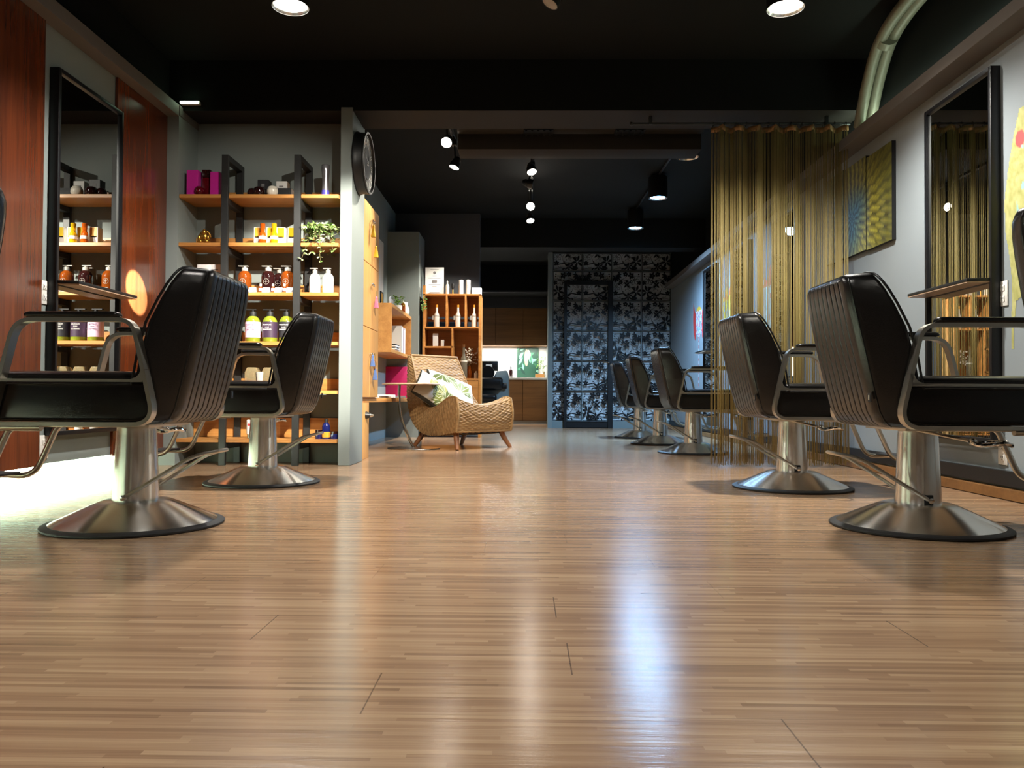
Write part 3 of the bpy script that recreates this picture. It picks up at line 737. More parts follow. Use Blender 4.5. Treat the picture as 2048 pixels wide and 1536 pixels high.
# shelf 6
t = thing('blue_bottle', 'cobalt blue bottle with cream label on the lowest rack shelf', 'bottle', (-1.344, 5.33, S6))
obj('bottle_body', MB().lathe([(.01, 0), (.026, 0), (.027, .008), (.027, .085), (.02, .103), (.011, .112), (.009, .113)], 24), M['cobalt'], t)
obj('cap', MB().lathe([(.004, .112), (.012, .112), (.012, .136), (.004, .136)], 16), M['rubber'], t)
obj('label', MB().lathe([(.02, .012), (.0276, .012), (.0276, .048), (.02, .048)], 24), M['ochre'], t)
for x, r, h, lb in ((-1.395, .024, .062, 'small cobalt jar left of the cobalt bottle'), (-1.29, .027, .052, 'small cobalt jar right of the cobalt bottle')):
    t = thing('blue_jar', lb, 'jar', (x, 5.335, S6), 0, 'cobalt jars')
    obj('jar_body', MB().lathe([(.006, 0), (r*.97, 0), (r, .004), (r, h*.68), (.006, h*.68)], 24), M['cobalt'], t)
    obj('lid', MB().lathe([(.006, h*.68), (r*1.02, h*.68), (r*1.02, h), (.006, h)], 24), M['darkglass'], t)
for x, lb in ((-1.86, 'left white tube bottle with a red dot on the lowest rack shelf'), (-1.755, 'right white tube bottle with a red dot on the lowest rack shelf')):
    t = thing('tube_bottle', lb, 'bottle', (x, 5.33, S6), 0, 'white tube bottles with a red dot')
    obj('bottle_body', MB().lathe([(.006, .03), (.024, .03), (.025, .05), (.025, .12), (.02, .126), (.006, .126)], 20), M['white'], t)
    obj('cap', MB().lathe([(.006, 0), (.02, 0), (.02, .03), (.006, .03)], 20), M['silver'], t)
    obj('print', MB().lathe([(.001, -.026), (.009, -.0258), (.009, -.022), (.001, -.022)], 16, (0, 0, .095), 'y'), M['redprint'], t)

# ------------------------------------------------------------------ clock on the partition
ck = thing('wall_clock', 'round black wall clock with silver roman numerals on the partition', 'clock', (-1.173, 5.475, 2.09))
obj('case', MB().lathe([(.19, 0), (.212, 0), (.216, .008), (.212, .016), (.208, .024), (.208, .066), (.214, .072), (.211, .080), (.198, .080), (.196, .062), (.05, .060)], 64, axis='x', cap=False), M['blackmetal'], ck, ang=40)
obj('dial', MB().lathe([(.001, .058), (.198, .058), (.198, .062), (.001, .0621)], 48, axis='x'), M['rubber'], ck)
obj('dial_center', MB().lathe([(.001, .060), (.108, .060), (.108, .0635), (.001, .0636)], 48, axis='x'), M['charcoal'], ck)
rg = MB()
for r in (.112, .186): rg.tube([(.063, r*math.cos(a), r*math.sin(a)) for a in [2*PI*i/48 for i in range(48)]], .002, 6, loop=True)
obj('chapter_ring', rg, M['frost'], ck)
for i, s in enumerate(('XII', 'I', 'II', 'III', 'IIII', 'V', 'VI', 'VII', 'VIII', 'IX', 'X', 'XI')):
    a = R(90-30*i)
    o = text(s, .062, (.0632, .149*math.cos(a), .149*math.sin(a)), (0, 0, 0), M['white'], ck, name='numeral', ext=.001)
    # stands on the dial, feet towards the centre: text X along the tangent, Y outward, facing +x
    X_ = Vector((0, math.sin(a), -math.cos(a))); Y_ = Vector((0, math.cos(a), math.sin(a)))
    o.rotation_euler = Matrix((X_, Y_, X_.cross(Y_))).transposed().to_euler()
obj('hand', MB().prism([(-.004, -.02), (.004, -.02), (.002, .09), (-.002, .09)], 'x', .0655, .0675).xf(Matrix.Rotation(R(-40), 4, 'X')), M['silver'], ck)
obj('hand', MB().prism([(-.003, -.02), (.003, -.02), (.0015, .13), (-.0015, .13)], 'x', .068, .0695).xf(Matrix.Rotation(R(60), 4, 'X')), M['silver'], ck)

# ------------------------------------------------------------------ desk wall of the lounge
wt = obj('worktop', MB().box(-1.6185, -1.21, 5.705, 9.19, .42, .457), M['oaky'], bevel=.002); tag(wt, 'long floating oak worktop under the tall cabinet', 'worktop')
obj('leg', MB().box(-1.245, -1.195, 5.74, 6.04, 0, .419), M['oakv'], wt, bevel=.002)
cb = thing('wall_cabinet', 'tall oak locker cabinet with six doors standing on the worktop', 'cabinet', (-1.40, 6.03, .457))
obj('body', MB().box(-.218, .19, -.345, .345, .001, 1.475), M['oakv'], cb, bevel=.002)
for i, (y0, y1) in enumerate(((-.343, -.002), (.002, .343))):
    for j, (z0, z1) in enumerate(((.004, .530), (.534, 1.015), (1.019, 1.472))):
        d = obj('door', MB().box(.191, .209, y0, y1, z0, z1), M['oakv'], cb, bevel=.0015, seg=1)
        ky = -.03 if i == 0 else .03
        obj('knob', MB().lathe([(.004, .208), (.004, .222), (.011, .226), (.012, .234), (.004, .238)], 14, (0, ky, z0+.33), 'x'), M['chrome'], d)
def tassel(y, z, col, label, L=.10, loop=False):
    t = thing('tassel', label, 'tassel', (-1.166, y, z), 0, 'hanging tassel charms')
    obj('cord', MB().tube([(0, 0, 0), (.006, .003, -.05), (.004, 0, -L)], .0022, 6), M['stem'], t)
    m = MB().ball((.004, 0, -L-.006), .010, .010, .012)
    for k in range(14):
        a = 2*PI*k/14
        m.tube([(.004+.005*math.cos(a), .005*math.sin(a), -L-.012), (.004+.016*math.cos(a), .016*math.sin(a), -L-.085)], .0035, 5)
    obj('tassel_skirt', m, col, t)
    if loop: obj('ring', MB().tube([(.004+.0*a, .032*math.cos(a), -.09+.032*math.sin(a)) for a in [2*PI*i/24 for i in range(24)]], .004, 8, loop=True), M['brownprint'], t)
M['tyellow'] = pbr('yellow_thread', (196, 160, 40), .7, var=.15); M['tpink'] = pbr('pink_thread', (190, 92, 120), .7, var=.15); M['tblue'] = pbr('blue_thread', (74, 100, 150), .7, var=.15)
tassel(5.985, 1.785, M['tyellow'], 'upper left yellow tassel on the tall cabinet', .02)
tassel(6.10, 1.72, M['tyellow'], 'lower yellow tassel on the tall cabinet, with a silver charm', .09)
tassel(6.13, 1.29, M['tpink'], 'pink tassel on the middle cabinet doors', .05)
tassel(6.0, .80, M['tblue'], 'blue tassel on the lower cabinet doors', .02)
tassel(6.10, .80, M['tblue'], 'blue tassel with a wooden ring on the lower cabinet doors', .12, True)
hd = thing('nozzle', 'small black cone with silver tip poking out below the worktop', 'nozzle', (-1.235, 5.92, .325))
obj('shell', MB().lathe([(.005, 0), (.034, 0), (.036, .02), (.018, .075), (.004, .076)], 20, axis='x'), M['blackmetal'], hd)
obj('tip', MB().lathe([(.002, .075), (.016, .075), (.005, .10), (.001, .101)], 16, axis='x'), M['silver'], hd)

bx = thing('box_shelf', 'open oak box shelf on the lounge wall above the worktop', 'shelf', (-1.475, 8.50, .91))
obj('carcass', MB().box(-.143, .145, -.69, -.655, 0, .49).box(-.143, .145, .655, .69, 0, .49).box(-.143, .145, -.655, .655, 0, .035).box(-.143, .145, -.655, .655, .455, .49).box(-.143, -.13, -.655, .655, .035, .455), M['oaky'], bx, bevel=.0015, seg=1)
cols = [('white', .30, .045), ('white', .29, .05), ('greyprint', .28, .03), ('pink', .29, .045), ('pink', .27, .04), ('white', .29, .03)]
yy = 8.62
for i, (cn, h, wd) in enumerate(cols):
    nm = ('tall white binder nearest the magazines in the box shelf', 'second white binder from the magazines in the box shelf', 'thin grey book between white and pink binders', 'first pink binder in the box shelf', 'second pink binder in the box shelf', 'last thin white book at the far end of the box shelf row')[i]
    t = thing('binder', nm, 'book', (-1.45, yy, .946), 0, 'binders in the box shelf')
    obj('cover', MB().box(-.10, .095, 0, .004, 0, h).box(-.10, .095, wd-.004, wd, 0, h).box(.091, .095, 0, wd, 0, h), M[cn], t, bevel=.001, seg=1)
    obj('pages', MB().box(-.095, .09, .004, wd-.004, .004, h-.006), M['paper'], t)
    yy += wd + .006
for i in range(5):
    o = obj('magazine', MB().box(-.10, .10, -.13, .13, 0, .014), (M['paper'], M['white'], M['greyprint'], M['paper'], M['rubber'])[i], None, (-1.45+.01*(i % 2), 8.30+.01*(i % 3), .9465+.0145*i), bevel=.001, seg=1, rot=(0, 0, R(3*(i % 3)-3)))
    tag(o, ('lowest white magazine of the pile in the box shelf', 'second magazine from the bottom of the box shelf pile', 'grey magazine in the middle of the box shelf pile', 'white magazine just under the black one in the box shelf', 'black magazine on top of the pile in the box shelf')[i], 'magazine', 'magazines in the box shelf')
# on the box shelf
fr_ = thing('photo_frame', 'small black framed picture leaning on top of the box shelf', 'picture', (-1.54, 8.42, 1.40))
obj('frame', MB().box(-.006, .006, -.075, -.06, 0, .19).box(-.006, .006, .06, .075, 0, .19).box(-.006, .006, -.06, .06, 0, .015).box(-.006, .006, -.06, .06, .175, .19), M['blackgloss'], fr_)
obj('print', MB().box(-.003, .003, -.06, .06, .015, .175), M['ochre'], fr_)
tag(obj('leaning_card', MB().box(-.003, .003, -.06, .06, 0, .12).xf(Matrix.Rotation(R(18), 4, 'X')), M['paper'], None, (-1.42, 8.28, 1.402)), 'white card leaning beside the small framed picture on the box shelf', 'card')
pump_bottle('glass_bottle', -1.45, 8.47, 1.40, .028, .15, M['frost'], M['rubber'], 'grey glass bottle between card and plant on the box shelf', 'box shelf bottles', spout=False)
pp_ = thing('potted_plant', 'small bright green plant in a white pot on the box shelf', 'plant', (-1.41, 8.68, 1.40))
obj('pot', MB().lathe([(.02, 0), (.042, 0), (.05, .075), (.046, .075), (.02, .065)], 24), M['white'], pp_)
lf = MB(); rnd = random.Random(8)
for i in range(150):
    a = rnd.uniform(0, 2*PI); r_ = rnd.uniform(.0, .065); z_ = rnd.uniform(.075, .165)
    leaf(lf, (r_*math.cos(a), r_*math.sin(a), z_), (math.cos(a), math.sin(a), rnd.uniform(-.2, .9)), rnd.uniform(.02, .032), (rnd.uniform(-.3, .3), rnd.uniform(-.3, .3), 1))
M['lime'] = pbr('lime_leaf', (118, 168, 46), .45, var=.25, vscale=40)
o = obj('foliage', lf, M['lime'], pp_); o['kind'] = 'stuff'
pump_bottle('glass_bottle', -1.37, 8.80, 1.40, .026, .15, M['amber'], M['white'], 'brown bottle with white cap right of the small green plant', 'box shelf bottles', spout=False)
pj = thing('pitcher', 'white figural pitcher at the far end of the box shelf', 'pitcher', (-1.385, 9.03, 1.40))
obj('vessel', MB().lathe([(.02, 0), (.04, 0), (.055, .04), (.052, .08), (.032, .12), (.036, .15), (.03, .15), (.01, .11)], 24), M['cream'], pj, ang=70)
obj('handle', MB().tube(fillet([(0, .03, .13), (0, .085, .12), (0, .08, .05), (0, .045, .04)], .03), .007, 8), M['cream'], pj)
obj('spout', MB().tube([(0, -.03, .12), (0, -.055, .145), (0, -.07, .15)], [.018, .012, .006], 10), M['cream'], pj)
# on the worktop
tag(obj('display_board', MB().box(-.13, .13, -.012, .012, 0, .36), pbr('magenta_board', (186, 28, 96), .5, var=.04), None, (-1.50, 9.165, .459), bevel=.002), 'magenta board standing at the far end of the worktop', 'board')
for i, (x, y, w_, d_, h, mk, lb) in enumerate(((-1.42, 6.75, .16, .22, .022, 'paper', 'white leaflet pile on the worktop nearest the cabinet'), (-1.36, 7.35, .18, .24, .016, 'white', 'flat white booklet in the middle of the worktop'), (-1.40, 7.85, .2, .26, .03, 'paper', 'thick white leaflet pile below the box shelf'), (-1.34, 8.30, .15, .2, .02, 'greyprint', 'grey printed leaflet pile on the worktop below the box shelf'))):
    tag(obj('leaflet_pile', MB().box(-w_/2, w_/2, -d_/2, d_/2, 0, h), M[mk], None, (x, y, .4575), bevel=.001, seg=1, rot=(0, 0, R(8*i-10))), lb, 'leaflets', 'leaflets on the worktop')
tag(obj('notice_board', MB().box(-1.62, -1.605, 8.55, 8.87, 1.44, 2.2), M['paper'], bevel=.001, seg=1), 'narrow white notice board on the grey lounge wall', 'board')

# ------------------------------------------------------------------ pine bookshelf with white bottles
bs = thing('bookshelf', 'pine bookshelf with divided compartments against the dark alcove wall', 'bookshelf', (-.863, 9.40, 0))
def b_(x0, x1, z0, z1, y0=-.15, y1=.15): return MB().box(x0, x1, y0, y1, z0, z1)
obj('side_panel', b_(-.345, -.318, 0, 1.68), M['bookwood'], bs, bevel=.001, seg=1); obj('side_panel', b_(.313, .343, 0, 1.68), M['bookwood'], bs, bevel=.001, seg=1)
for x0, x1, z in ((-.345, .343, 1.682), (-.318, .313, 1.294), (-.318, .012, 1.066), (.012, .313, .69), (-.318, .012, .80), (-.318, .313, .08)):
    obj('shelf_board', b_(x0, x1, z-.02, z), M['bookwood'], bs, bevel=.001, seg=1)
for x, z0, z1 in ((-.065, 1.294, 1.662), (.158, 1.294, 1.662), (.004, .08, 1.274)):
    obj('divider', b_(x-.01, x+.01, z0, z1), M['bookwood'], bs, bevel=.001, seg=1)
obj('back_board', MB().box(-.318, .313, .13, .145, 1.44, 1.662).box(-.318, .313, .13, .145, .08, 1.274).box(-.318, .313, .13, .145, 1.38, 1.41), M['bookwood'], bs)
for x0, x1, z0, z1 in ((.018, .310, .40, .665), (.018, .310, .09, .39), (-.314, -.010, .09, .775)):
    d = obj('drawer', b_(x0, x1, z0, z1, -.152, -.13), M['bookwood'], bs, bevel=.0015, seg=1)
    obj('knob', MB().lathe([(.004, -.151), (.006, -.165), (.013, -.168), (.013, -.176), (.003, -.178)], 14, ((x0+x1)/2+.05, 0, (z0+z1)/2+.03), 'y'), M['brownprint'], d)
def bsx(px): return (px-1050)/170.0
po = thing('menu_card', 'white printed sheet with a round emblem standing on the bookshelf', 'card', (-1.083, 9.36, 1.683))
obj('sheet', MB().box(-.11, .11, -.004, .004, 0, .325), M['paper'], po)
pr_ = MB().lathe([(.001, -.0055), (.017, -.0055), (.017, -.003), (.001, -.003)], 20, (.0, 0, .262), 'y')
for z_, w_ in ((.30, .10), (.225, .05), (.20, .15), (.17, .06), (.155, .06), (.14, .05), (.12, .14), (.10, .05), (.03, .12), (.018, .14)): pr_.box(-w_/2, w_/2, -.0052, -.003, z_-.003, z_+.002)
pr_.box(-.028, .028, -.0054, -.003, .145, .175)
obj('print', pr_, M['greyprint'], po)
tag(obj('wood_block', MB().box(-.016, .016, -.02, .02, 0, .10), M['bookwood'], None, (-1.225+.03, 9.28, 1.683)), 'small wooden block at the left top corner of the bookshelf', 'block')
pump_bottle('spray_bottle', -.93, 9.35, 1.683, .022, .18, M['cream'], M['frost'], 'pale spray bottle beside the white printed sheet', 'bottles on the bookshelf top', spout=False, neck=.28)
t = thing('brush', 'small dark brush standing on the bookshelf top', 'brush', (-.865, 9.35, 1.683))
obj('handle', MB().lathe([(.004, 0), (.008, 0), (.006, .06), (.004, .065)], 12), M['ochre'], t); obj('bristles', MB().lathe([(.006, .06), (.02, .085), (.018, .13), (.004, .135)], 14), M['rubber'], t)
for px, lb in ((919.5, 'left white cylinder bottle on the bookshelf top'), (934, 'right white cylinder bottle on the bookshelf top')):
    t = thing('white_bottle', lb, 'bottle', (bsx(px), 9.35, 1.683), 0, 'white cylinder bottles')
    obj('bottle_body', MB().lathe([(.005, 0), (.028, 0), (.028, .172), (.02, .178), (.004, .178)], 24), M['white'], t)
    obj('emblem', MB().tube([(.011*math.cos(a), -.0282+.002*abs(math.cos(a)), .095+.02*math.sin(a)) for a in [R(40)+R(280)*i/16 for i in range(17)]], .0012, 5), M['greyprint'], t)
carton('white_box', -.58, 9.36, 1.683, .115, .10, .08, M['white'], 'small white box at the right end of the bookshelf top')
tw = thing('hanging_sprig', 'small dark sprig hanging at the left edge of the bookshelf', 'sprig', (-1.20, 9.225, 1.64))
lf = MB(); rnd = random.Random(3)
for i in range(26): leaf(lf, (rnd.uniform(-.015, .04), rnd.uniform(-.02, .01), -rnd.uniform(.0, .15)), (rnd.uniform(-1, 1), rnd.uniform(-1, .2), rnd.uniform(-1, .3)), .03, (0, -1, .4))
lf.tube([(0, 0, .03), (.01, -.01, -.06), (.02, 0, -.15)], .002, 5)
obj('foliage', lf, M['leaf'], tw)['kind'] = 'stuff'
for px, lb in ((871, 'white long necked bottle in the left compartment of the bookshelf'), (914, 'white long necked bottle in the middle compartment of the bookshelf'), (947, 'white long necked bottle in the right compartment of the bookshelf')):
    t = thing('tall_bottle', lb, 'bottle', (bsx(px), 9.34, 1.2945), 0, 'white long necked bottles')
    obj('bottle_body', MB().lathe([(.005, 0), (.033, 0), (.034, .006), (.034, .135), (.028, .155), (.014, .18), (.0125, .24), (.004, .241)], 28), M['white'], t, ang=60)
    obj('cap', MB().lathe([(.004, .236), (.0145, .236), (.0145, .268), (.004, .268)], 18), M['ochre'], t)
    obj('ribbon', MB().lathe([(.03, .128), (.0352, .128), (.0352, .136), (.03, .136)], 28).box(-.05, -.03, -.03, -.026, .085, .135), M['frost'], t)
carton('white_box', bsx(869), 9.34, 1.067, .06, .05, .155, M['white'], 'tall white box on the small left shelf of the bookshelf')
carton('white_box', bsx(883), 9.34, 1.067, .035, .035, .078, M['white'], 'short white box on the small left shelf of the bookshelf')
t = thing('wine_bottle', 'tall grey bottle with pale shoulder beside the dried flowers', 'bottle', (bsx(926), 9.33, .691))
obj('bottle_body', MB().lathe([(.005, 0), (.043, 0), (.045, .008), (.045, .205), (.036, .24), (.017, .275), (.0155, .37), (.004, .371)], 28), pbr('smoke_glass', (120, 110, 90), .12, trans=.3, coat=.5), t, ang=60)
obj('stopper', MB().lathe([(.004, .365), (.018, .365), (.018, .40), (.004, .40)], 18), M['brownprint'], t)
obj('shoulder_band', MB().lathe([(.03, .195), (.0456, .195), (.0456, .21), (.03, .21)], 28), M['cream'], t)
df = thing('dried_flowers', 'bunch of cream dried flowers in a small vase on the bookshelf', 'flowers', (bsx(937), 9.42, .691))
obj('vase', MB().lathe([(.01, 0), (.03, 0), (.035, .08), (.018, .13), (.02, .15), (.01, .14)], 20), M['amber'], df)
fm, sm = MB(), MB(); rnd = random.Random(11)
for i in range(70):
    a = rnd.uniform(0, 2*PI); r_ = rnd.uniform(0, .10); z_ = rnd.uniform(.18, .36)
    p = (r_*math.cos(a), r_*math.sin(a)*.5, z_)
    fm.ball(p, .012, .012, .010, 7, 5)
    if i % 3 == 0: sm.tube([(0, 0, .1), p], .0012, 4)
obj('flower_heads', fm, M['cream'], df)['kind'] = 'stuff'; obj('stems', sm, M['stem'], df)
t = thing('small_jar', 'small white jar with a knob lid at the right of the bookshelf compartment', 'jar', (bsx(952)-.005, 9.34, .691))
obj('jar_body', MB().lathe([(.005, 0), (.022, 0), (.023, .06), (.015, .066), (.004, .066)], 20), M['white'], t)
obj('lid', MB().lathe([(.004, .066), (.015, .066), (.014, .082), (.004, .09)], 16), M['cream'], t)

# ------------------------------------------------------------------ rattan lounge chair
def resample(pts, n):
    P = [Vector((p[0], p[1])) for p in pts]
    # Catmull-Rom through the points, then even spacing
    dense = []
    for i in range(len(P)-1):
        a, b, c, d = P[max(i-1, 0)], P[i], P[i+1], P[min(i+2, len(P)-1)]
        for k in range(24):
            t = k/24; dense.append(.5*((2*b) + (-a+c)*t + (2*a-5*b+4*c-d)*t*t + (-a+3*b-3*c+d)*t**3))
    dense.append(P[-1])
    L = [0]
    for i in range(1, len(dense)): L.append(L[-1]+(dense[i]-dense[i-1]).length)
    out = []; j = 0
    for k in range(n+1):
        s = L[-1]*k/n
        while j < len(L)-2 and L[j+1] < s: j += 1
        f = 0 if L[j+1] == L[j] else (s-L[j])/(L[j+1]-L[j]); out.append(dense[j].lerp(dense[j+1], f))
    return out, L[-1]
def weave_grid(mb, pos, nu, nv, Lu, Lv, sign=1, amp=.0068, pitch=.0175, stake=.036):
    """pos(u, v) in the unit square; strands run along u, rows stacked along v"""
    base = [[Vector(pos(i/nu, j/nv)) for i in range(nu+1)] for j in range(nv+1)]
    vs = []
    for j in range(nv+1):
        for i in range(nu+1):
            du = base[j][min(i+1, nu)]-base[j][max(i-1, 0)]; dv = base[min(j+1, nv)][i]-base[max(j-1, 0)][i]
            n = du.cross(dv)
            n = n.normalized()*sign if n.length > 1e-12 else Vector((0, 0, 1))
            q = j/nv*Lv/pitch; row = math.floor(q); x = (q-row)*2-1
            prof = math.sqrt(max(0, 1-x*x))
            ov = .5+.5*math.cos(PI*(i/nu*Lu)/stake + PI*row)
            vs.append(base[j][i]+n*amp*(prof*(.35+.85*ov)-.4))
    fs = [(j*(nu+1)+i, j*(nu+1)+i+1, (j+1)*(nu+1)+i+1, (j+1)*(nu+1)+i) for j in range(nv) for i in range(nu)]
    mb.add(vs, fs)
M['rattan'] = wood('woven_rattan', (112, 80, 46), (184, 148, 100), 'x', .5, 2.0, .4)
rc = thing('rattan_chair', 'low woven rattan lounge chair with wooden legs beside the small round table', 'armchair', (-.605, 6.925, 0), R(45))
W_ = .665
UP = [(0, .462), (.05, .472), (.12, .460), (.20, .418), (.31, .372), (.42, .375), (.51, .45), (.585, .57), (.645, .70), (.695, .80), (.725, .862)]
LO = [(0, .160), (.10, .142), (.25, .122), (.42, .122), (.55, .165), (.645, .255), (.70, .38), (.735, .52), (.755, .68), (.77, .80), (.775, .862)]
U_, LU_ = resample(UP, 92); D_, LD_ = resample(LO, 92)
def wt_(t): return 1-(2*t-1)**2
def sag(s): return .075*max(0, 1-abs(s-.04)/.42) if s < .46 else 0
def narrow(z): return .05*max(0, (z-.42)/.45)        # the back tapers a little
def P3(t, p, dz=0, bow=0):
    z = p[1]-dz; nr = narrow(z); x = nr + (W_-2*nr)*t
    return (x, p[0]-bow, z)
ss = MB()
top = lambda u, v: (lambda p: P3(u, p, sag(p[0])*wt_(u)))(U_[round(v*92)])
bot = lambda u, v: (lambda p: P3(u, p, 0))(D_[round(v*92)])
def top_(u, v):
    q = v*92; i = min(int(q), 91); p = U_[i].lerp(U_[i+1], q-i); return P3(u, p, sag(p[0])*wt_(u))
def bot_(u, v):
    q = v*92; i = min(int(q), 91); p = D_[i].lerp(D_[i+1], q-i); return P3(u, p)
weave_grid(ss, top_, 170, 400, W_, LU_, 1)
weave_grid(ss, bot_, 110, 260, W_, LD_, -1)
def front_(u, v):
    a = Vector(top_(u, 0)); b = Vector(bot_(u, 0)); p = b.lerp(a, v); p.y -= .028*math.sin(PI*v)*1.0; return p
weave_grid(ss, front_, 170, 110, W_, .31, 1)
def endcap_(u, v):
    return Vector(top_(u, 1)).lerp(Vector(bot_(u, 1)), v)
weave_grid(ss, endcap_, 120, 10, W_, .05, 1)
for sd in (0, 1):
    def side_(u, v, sd=sd):
        a = Vector(top_(sd, u)); b = Vector(bot_(sd, u)); p = b.lerp(a, v); k = math.sin(PI*v)
        p.x += (-.016 if sd == 0 else .016)*k
        if u < .06: p.y -= .028*k*(1-u/.06)
        return p
    weave_grid(ss, lambda a, b: side_(b, a), 80, 330, .3, 1.15, 1 if sd == 0 else -1, pitch=.0175, stake=.034)
obj('woven_seat_shell', ss, M['rattan'], rc, ang=180)
def trim_path(t):
    return [top_(t, k/60) for k in range(61)]
obj('edge_braid', MB().tube(trim_path(.004), .008, 8).tube(trim_path(.996), .008, 8).tube([top_(k/30, 1) for k in range(31)], .012, 8).tube([bot_(k/30, 0) for k in range(31)], .008, 8).tube([tuple(front_(.0, k/20)) for k in range(21)], .013, 8).tube([tuple(front_(1.0, k/20)) for k in range(21)], .013, 8), M['rattan'], rc)
for x0, y0, x1, y1 in ((.075, .09, .015, .0), (W_-.075, .09, W_-.0, .0), (.09, .52, .04, .66), (W_-.09, .52, W_-.04, .66)):
    obj('leg', MB().tube([(x0, y0, .20), (x0+(x1-x0)*.5, y0+(y1-y0)*.5, .09), (x1, y1, 0.0)], [.027, .024, .017], 16), M['legwood'], rc)
obj('seat_base', MB().box(.06, W_-.06, .06, .56, .135, .16), M['rubber'], rc)
# cushions with a leaf print
rnd = random.Random(21)
def leafset(seed, n):
    r = random.Random(seed); L = []
    for k in range(n):
        cx, cy_ = r.uniform(-.9, .9), r.uniform(-.9, .9); a0 = r.uniform(0, 2*PI)
        for q in range(6):
            L.append((cx, cy_, a0+(q-2.5)*.42, r.uniform(.5, .85), r.choice(((128, 136, 70), (150, 160, 124), (98, 110, 62), (166, 166, 104)))))
    return L
def leafprint(L, base=(222, 221, 212)):
    def fn(x, y):
        if max(abs(x), abs(y)) > .955: return (64, 64, 58)
        c = base
        for lx, ly, a, ln, col in L:
            dx, dy = x-lx, y-ly; u = (dx*math.cos(a)+dy*math.sin(a))/ln; v = (-dx*math.sin(a)+dy*math.cos(a))/ln
            if .12 < u < 1 and abs(v) < .17*math.sin(PI*(u-.12)/.88)**.8:
                c = col if abs(v) > .018 else (214, 214, 190)
        return c
    return fn
def pillow(name, label, loc, rot, w_, h, T, seed):
    fn = leafprint(leafset(seed, 7))
    def pos(u, v):
        x = 4*u-1 if u <= .5 else 3-4*u; s = 1 if u <= .5 else -1; y = 2*v-1
        k = max(0, (1-x*x)*(1-y*y))**.42
        pin = 1-.07*(1-abs(y)**2)*abs(x)**3; pin2 = 1-.07*(1-abs(x)**2)*abs(y)**3
        return (x*w_/2*pin, y*h/2*pin2, s*T/2*k)
    o = painted_grid(name, lambda u, v: fn(4*u-1 if u <= .5 else 3-4*u, 2*v-1), 200, 100, pos, M['cloth'], None, loc)
    o.rotation_euler = rot
    return tag(o, label, 'cushion', 'leaf print cushions')
def cushion_rot(th, up):
    """lies against the chair back: lateral axis l, upward axis along the lean, turned by th in its own plane"""
    l = Vector((.707, .707, 0)); e = Vector((-.707, .707, 0))*math.cos(up) + Vector((0, 0, 1))*math.sin(up)
    a = l*math.cos(th)+e*math.sin(th); b = -l*math.sin(th)+e*math.cos(th)
    return Matrix((a, b, a.cross(b))).transposed().to_euler()
pillow('cushion', 'large leaf print cushion lying across the rattan chair seat', (-.70, 7.40, .500), cushion_rot(R(-25), R(50)), .50, .44, .16, 4)
pillow('cushion', 'smaller leaf print cushion in the rattan chair behind the round table edge', (-.865, 7.265, .525), cushion_rot(R(-42), R(55)), .34, .34, .13, 9)

# ------------------------------------------------------------------ small round side table
st_ = thing('side_table', 'small round pale wood side table with curved steel pole by the rattan chair', 'table', (-1.0, 7.12, 0))
obj('table_top', MB().lathe([(.01, .574), (.255, .574), (.262, .580), (.258, .588), (.01, .588)], 56, (-.03, 0, 0)), M['tablewood'], st_)
obj('pole', MB().tube(fillet([(-.135, 0, .574), (-.14, 0, .44), (-.12, 0, .26), (-.03, 0, .06), (.0, 0, .012)], .16, 8), .013, 14), M['chrome'], st_)
obj('base_disc', MB().lathe([(.01, 0), (.232, 0), (.236, .004), (.232, .010), (.06, .014), (.01, .014)], 56), M['silver'], st_, ang=50)

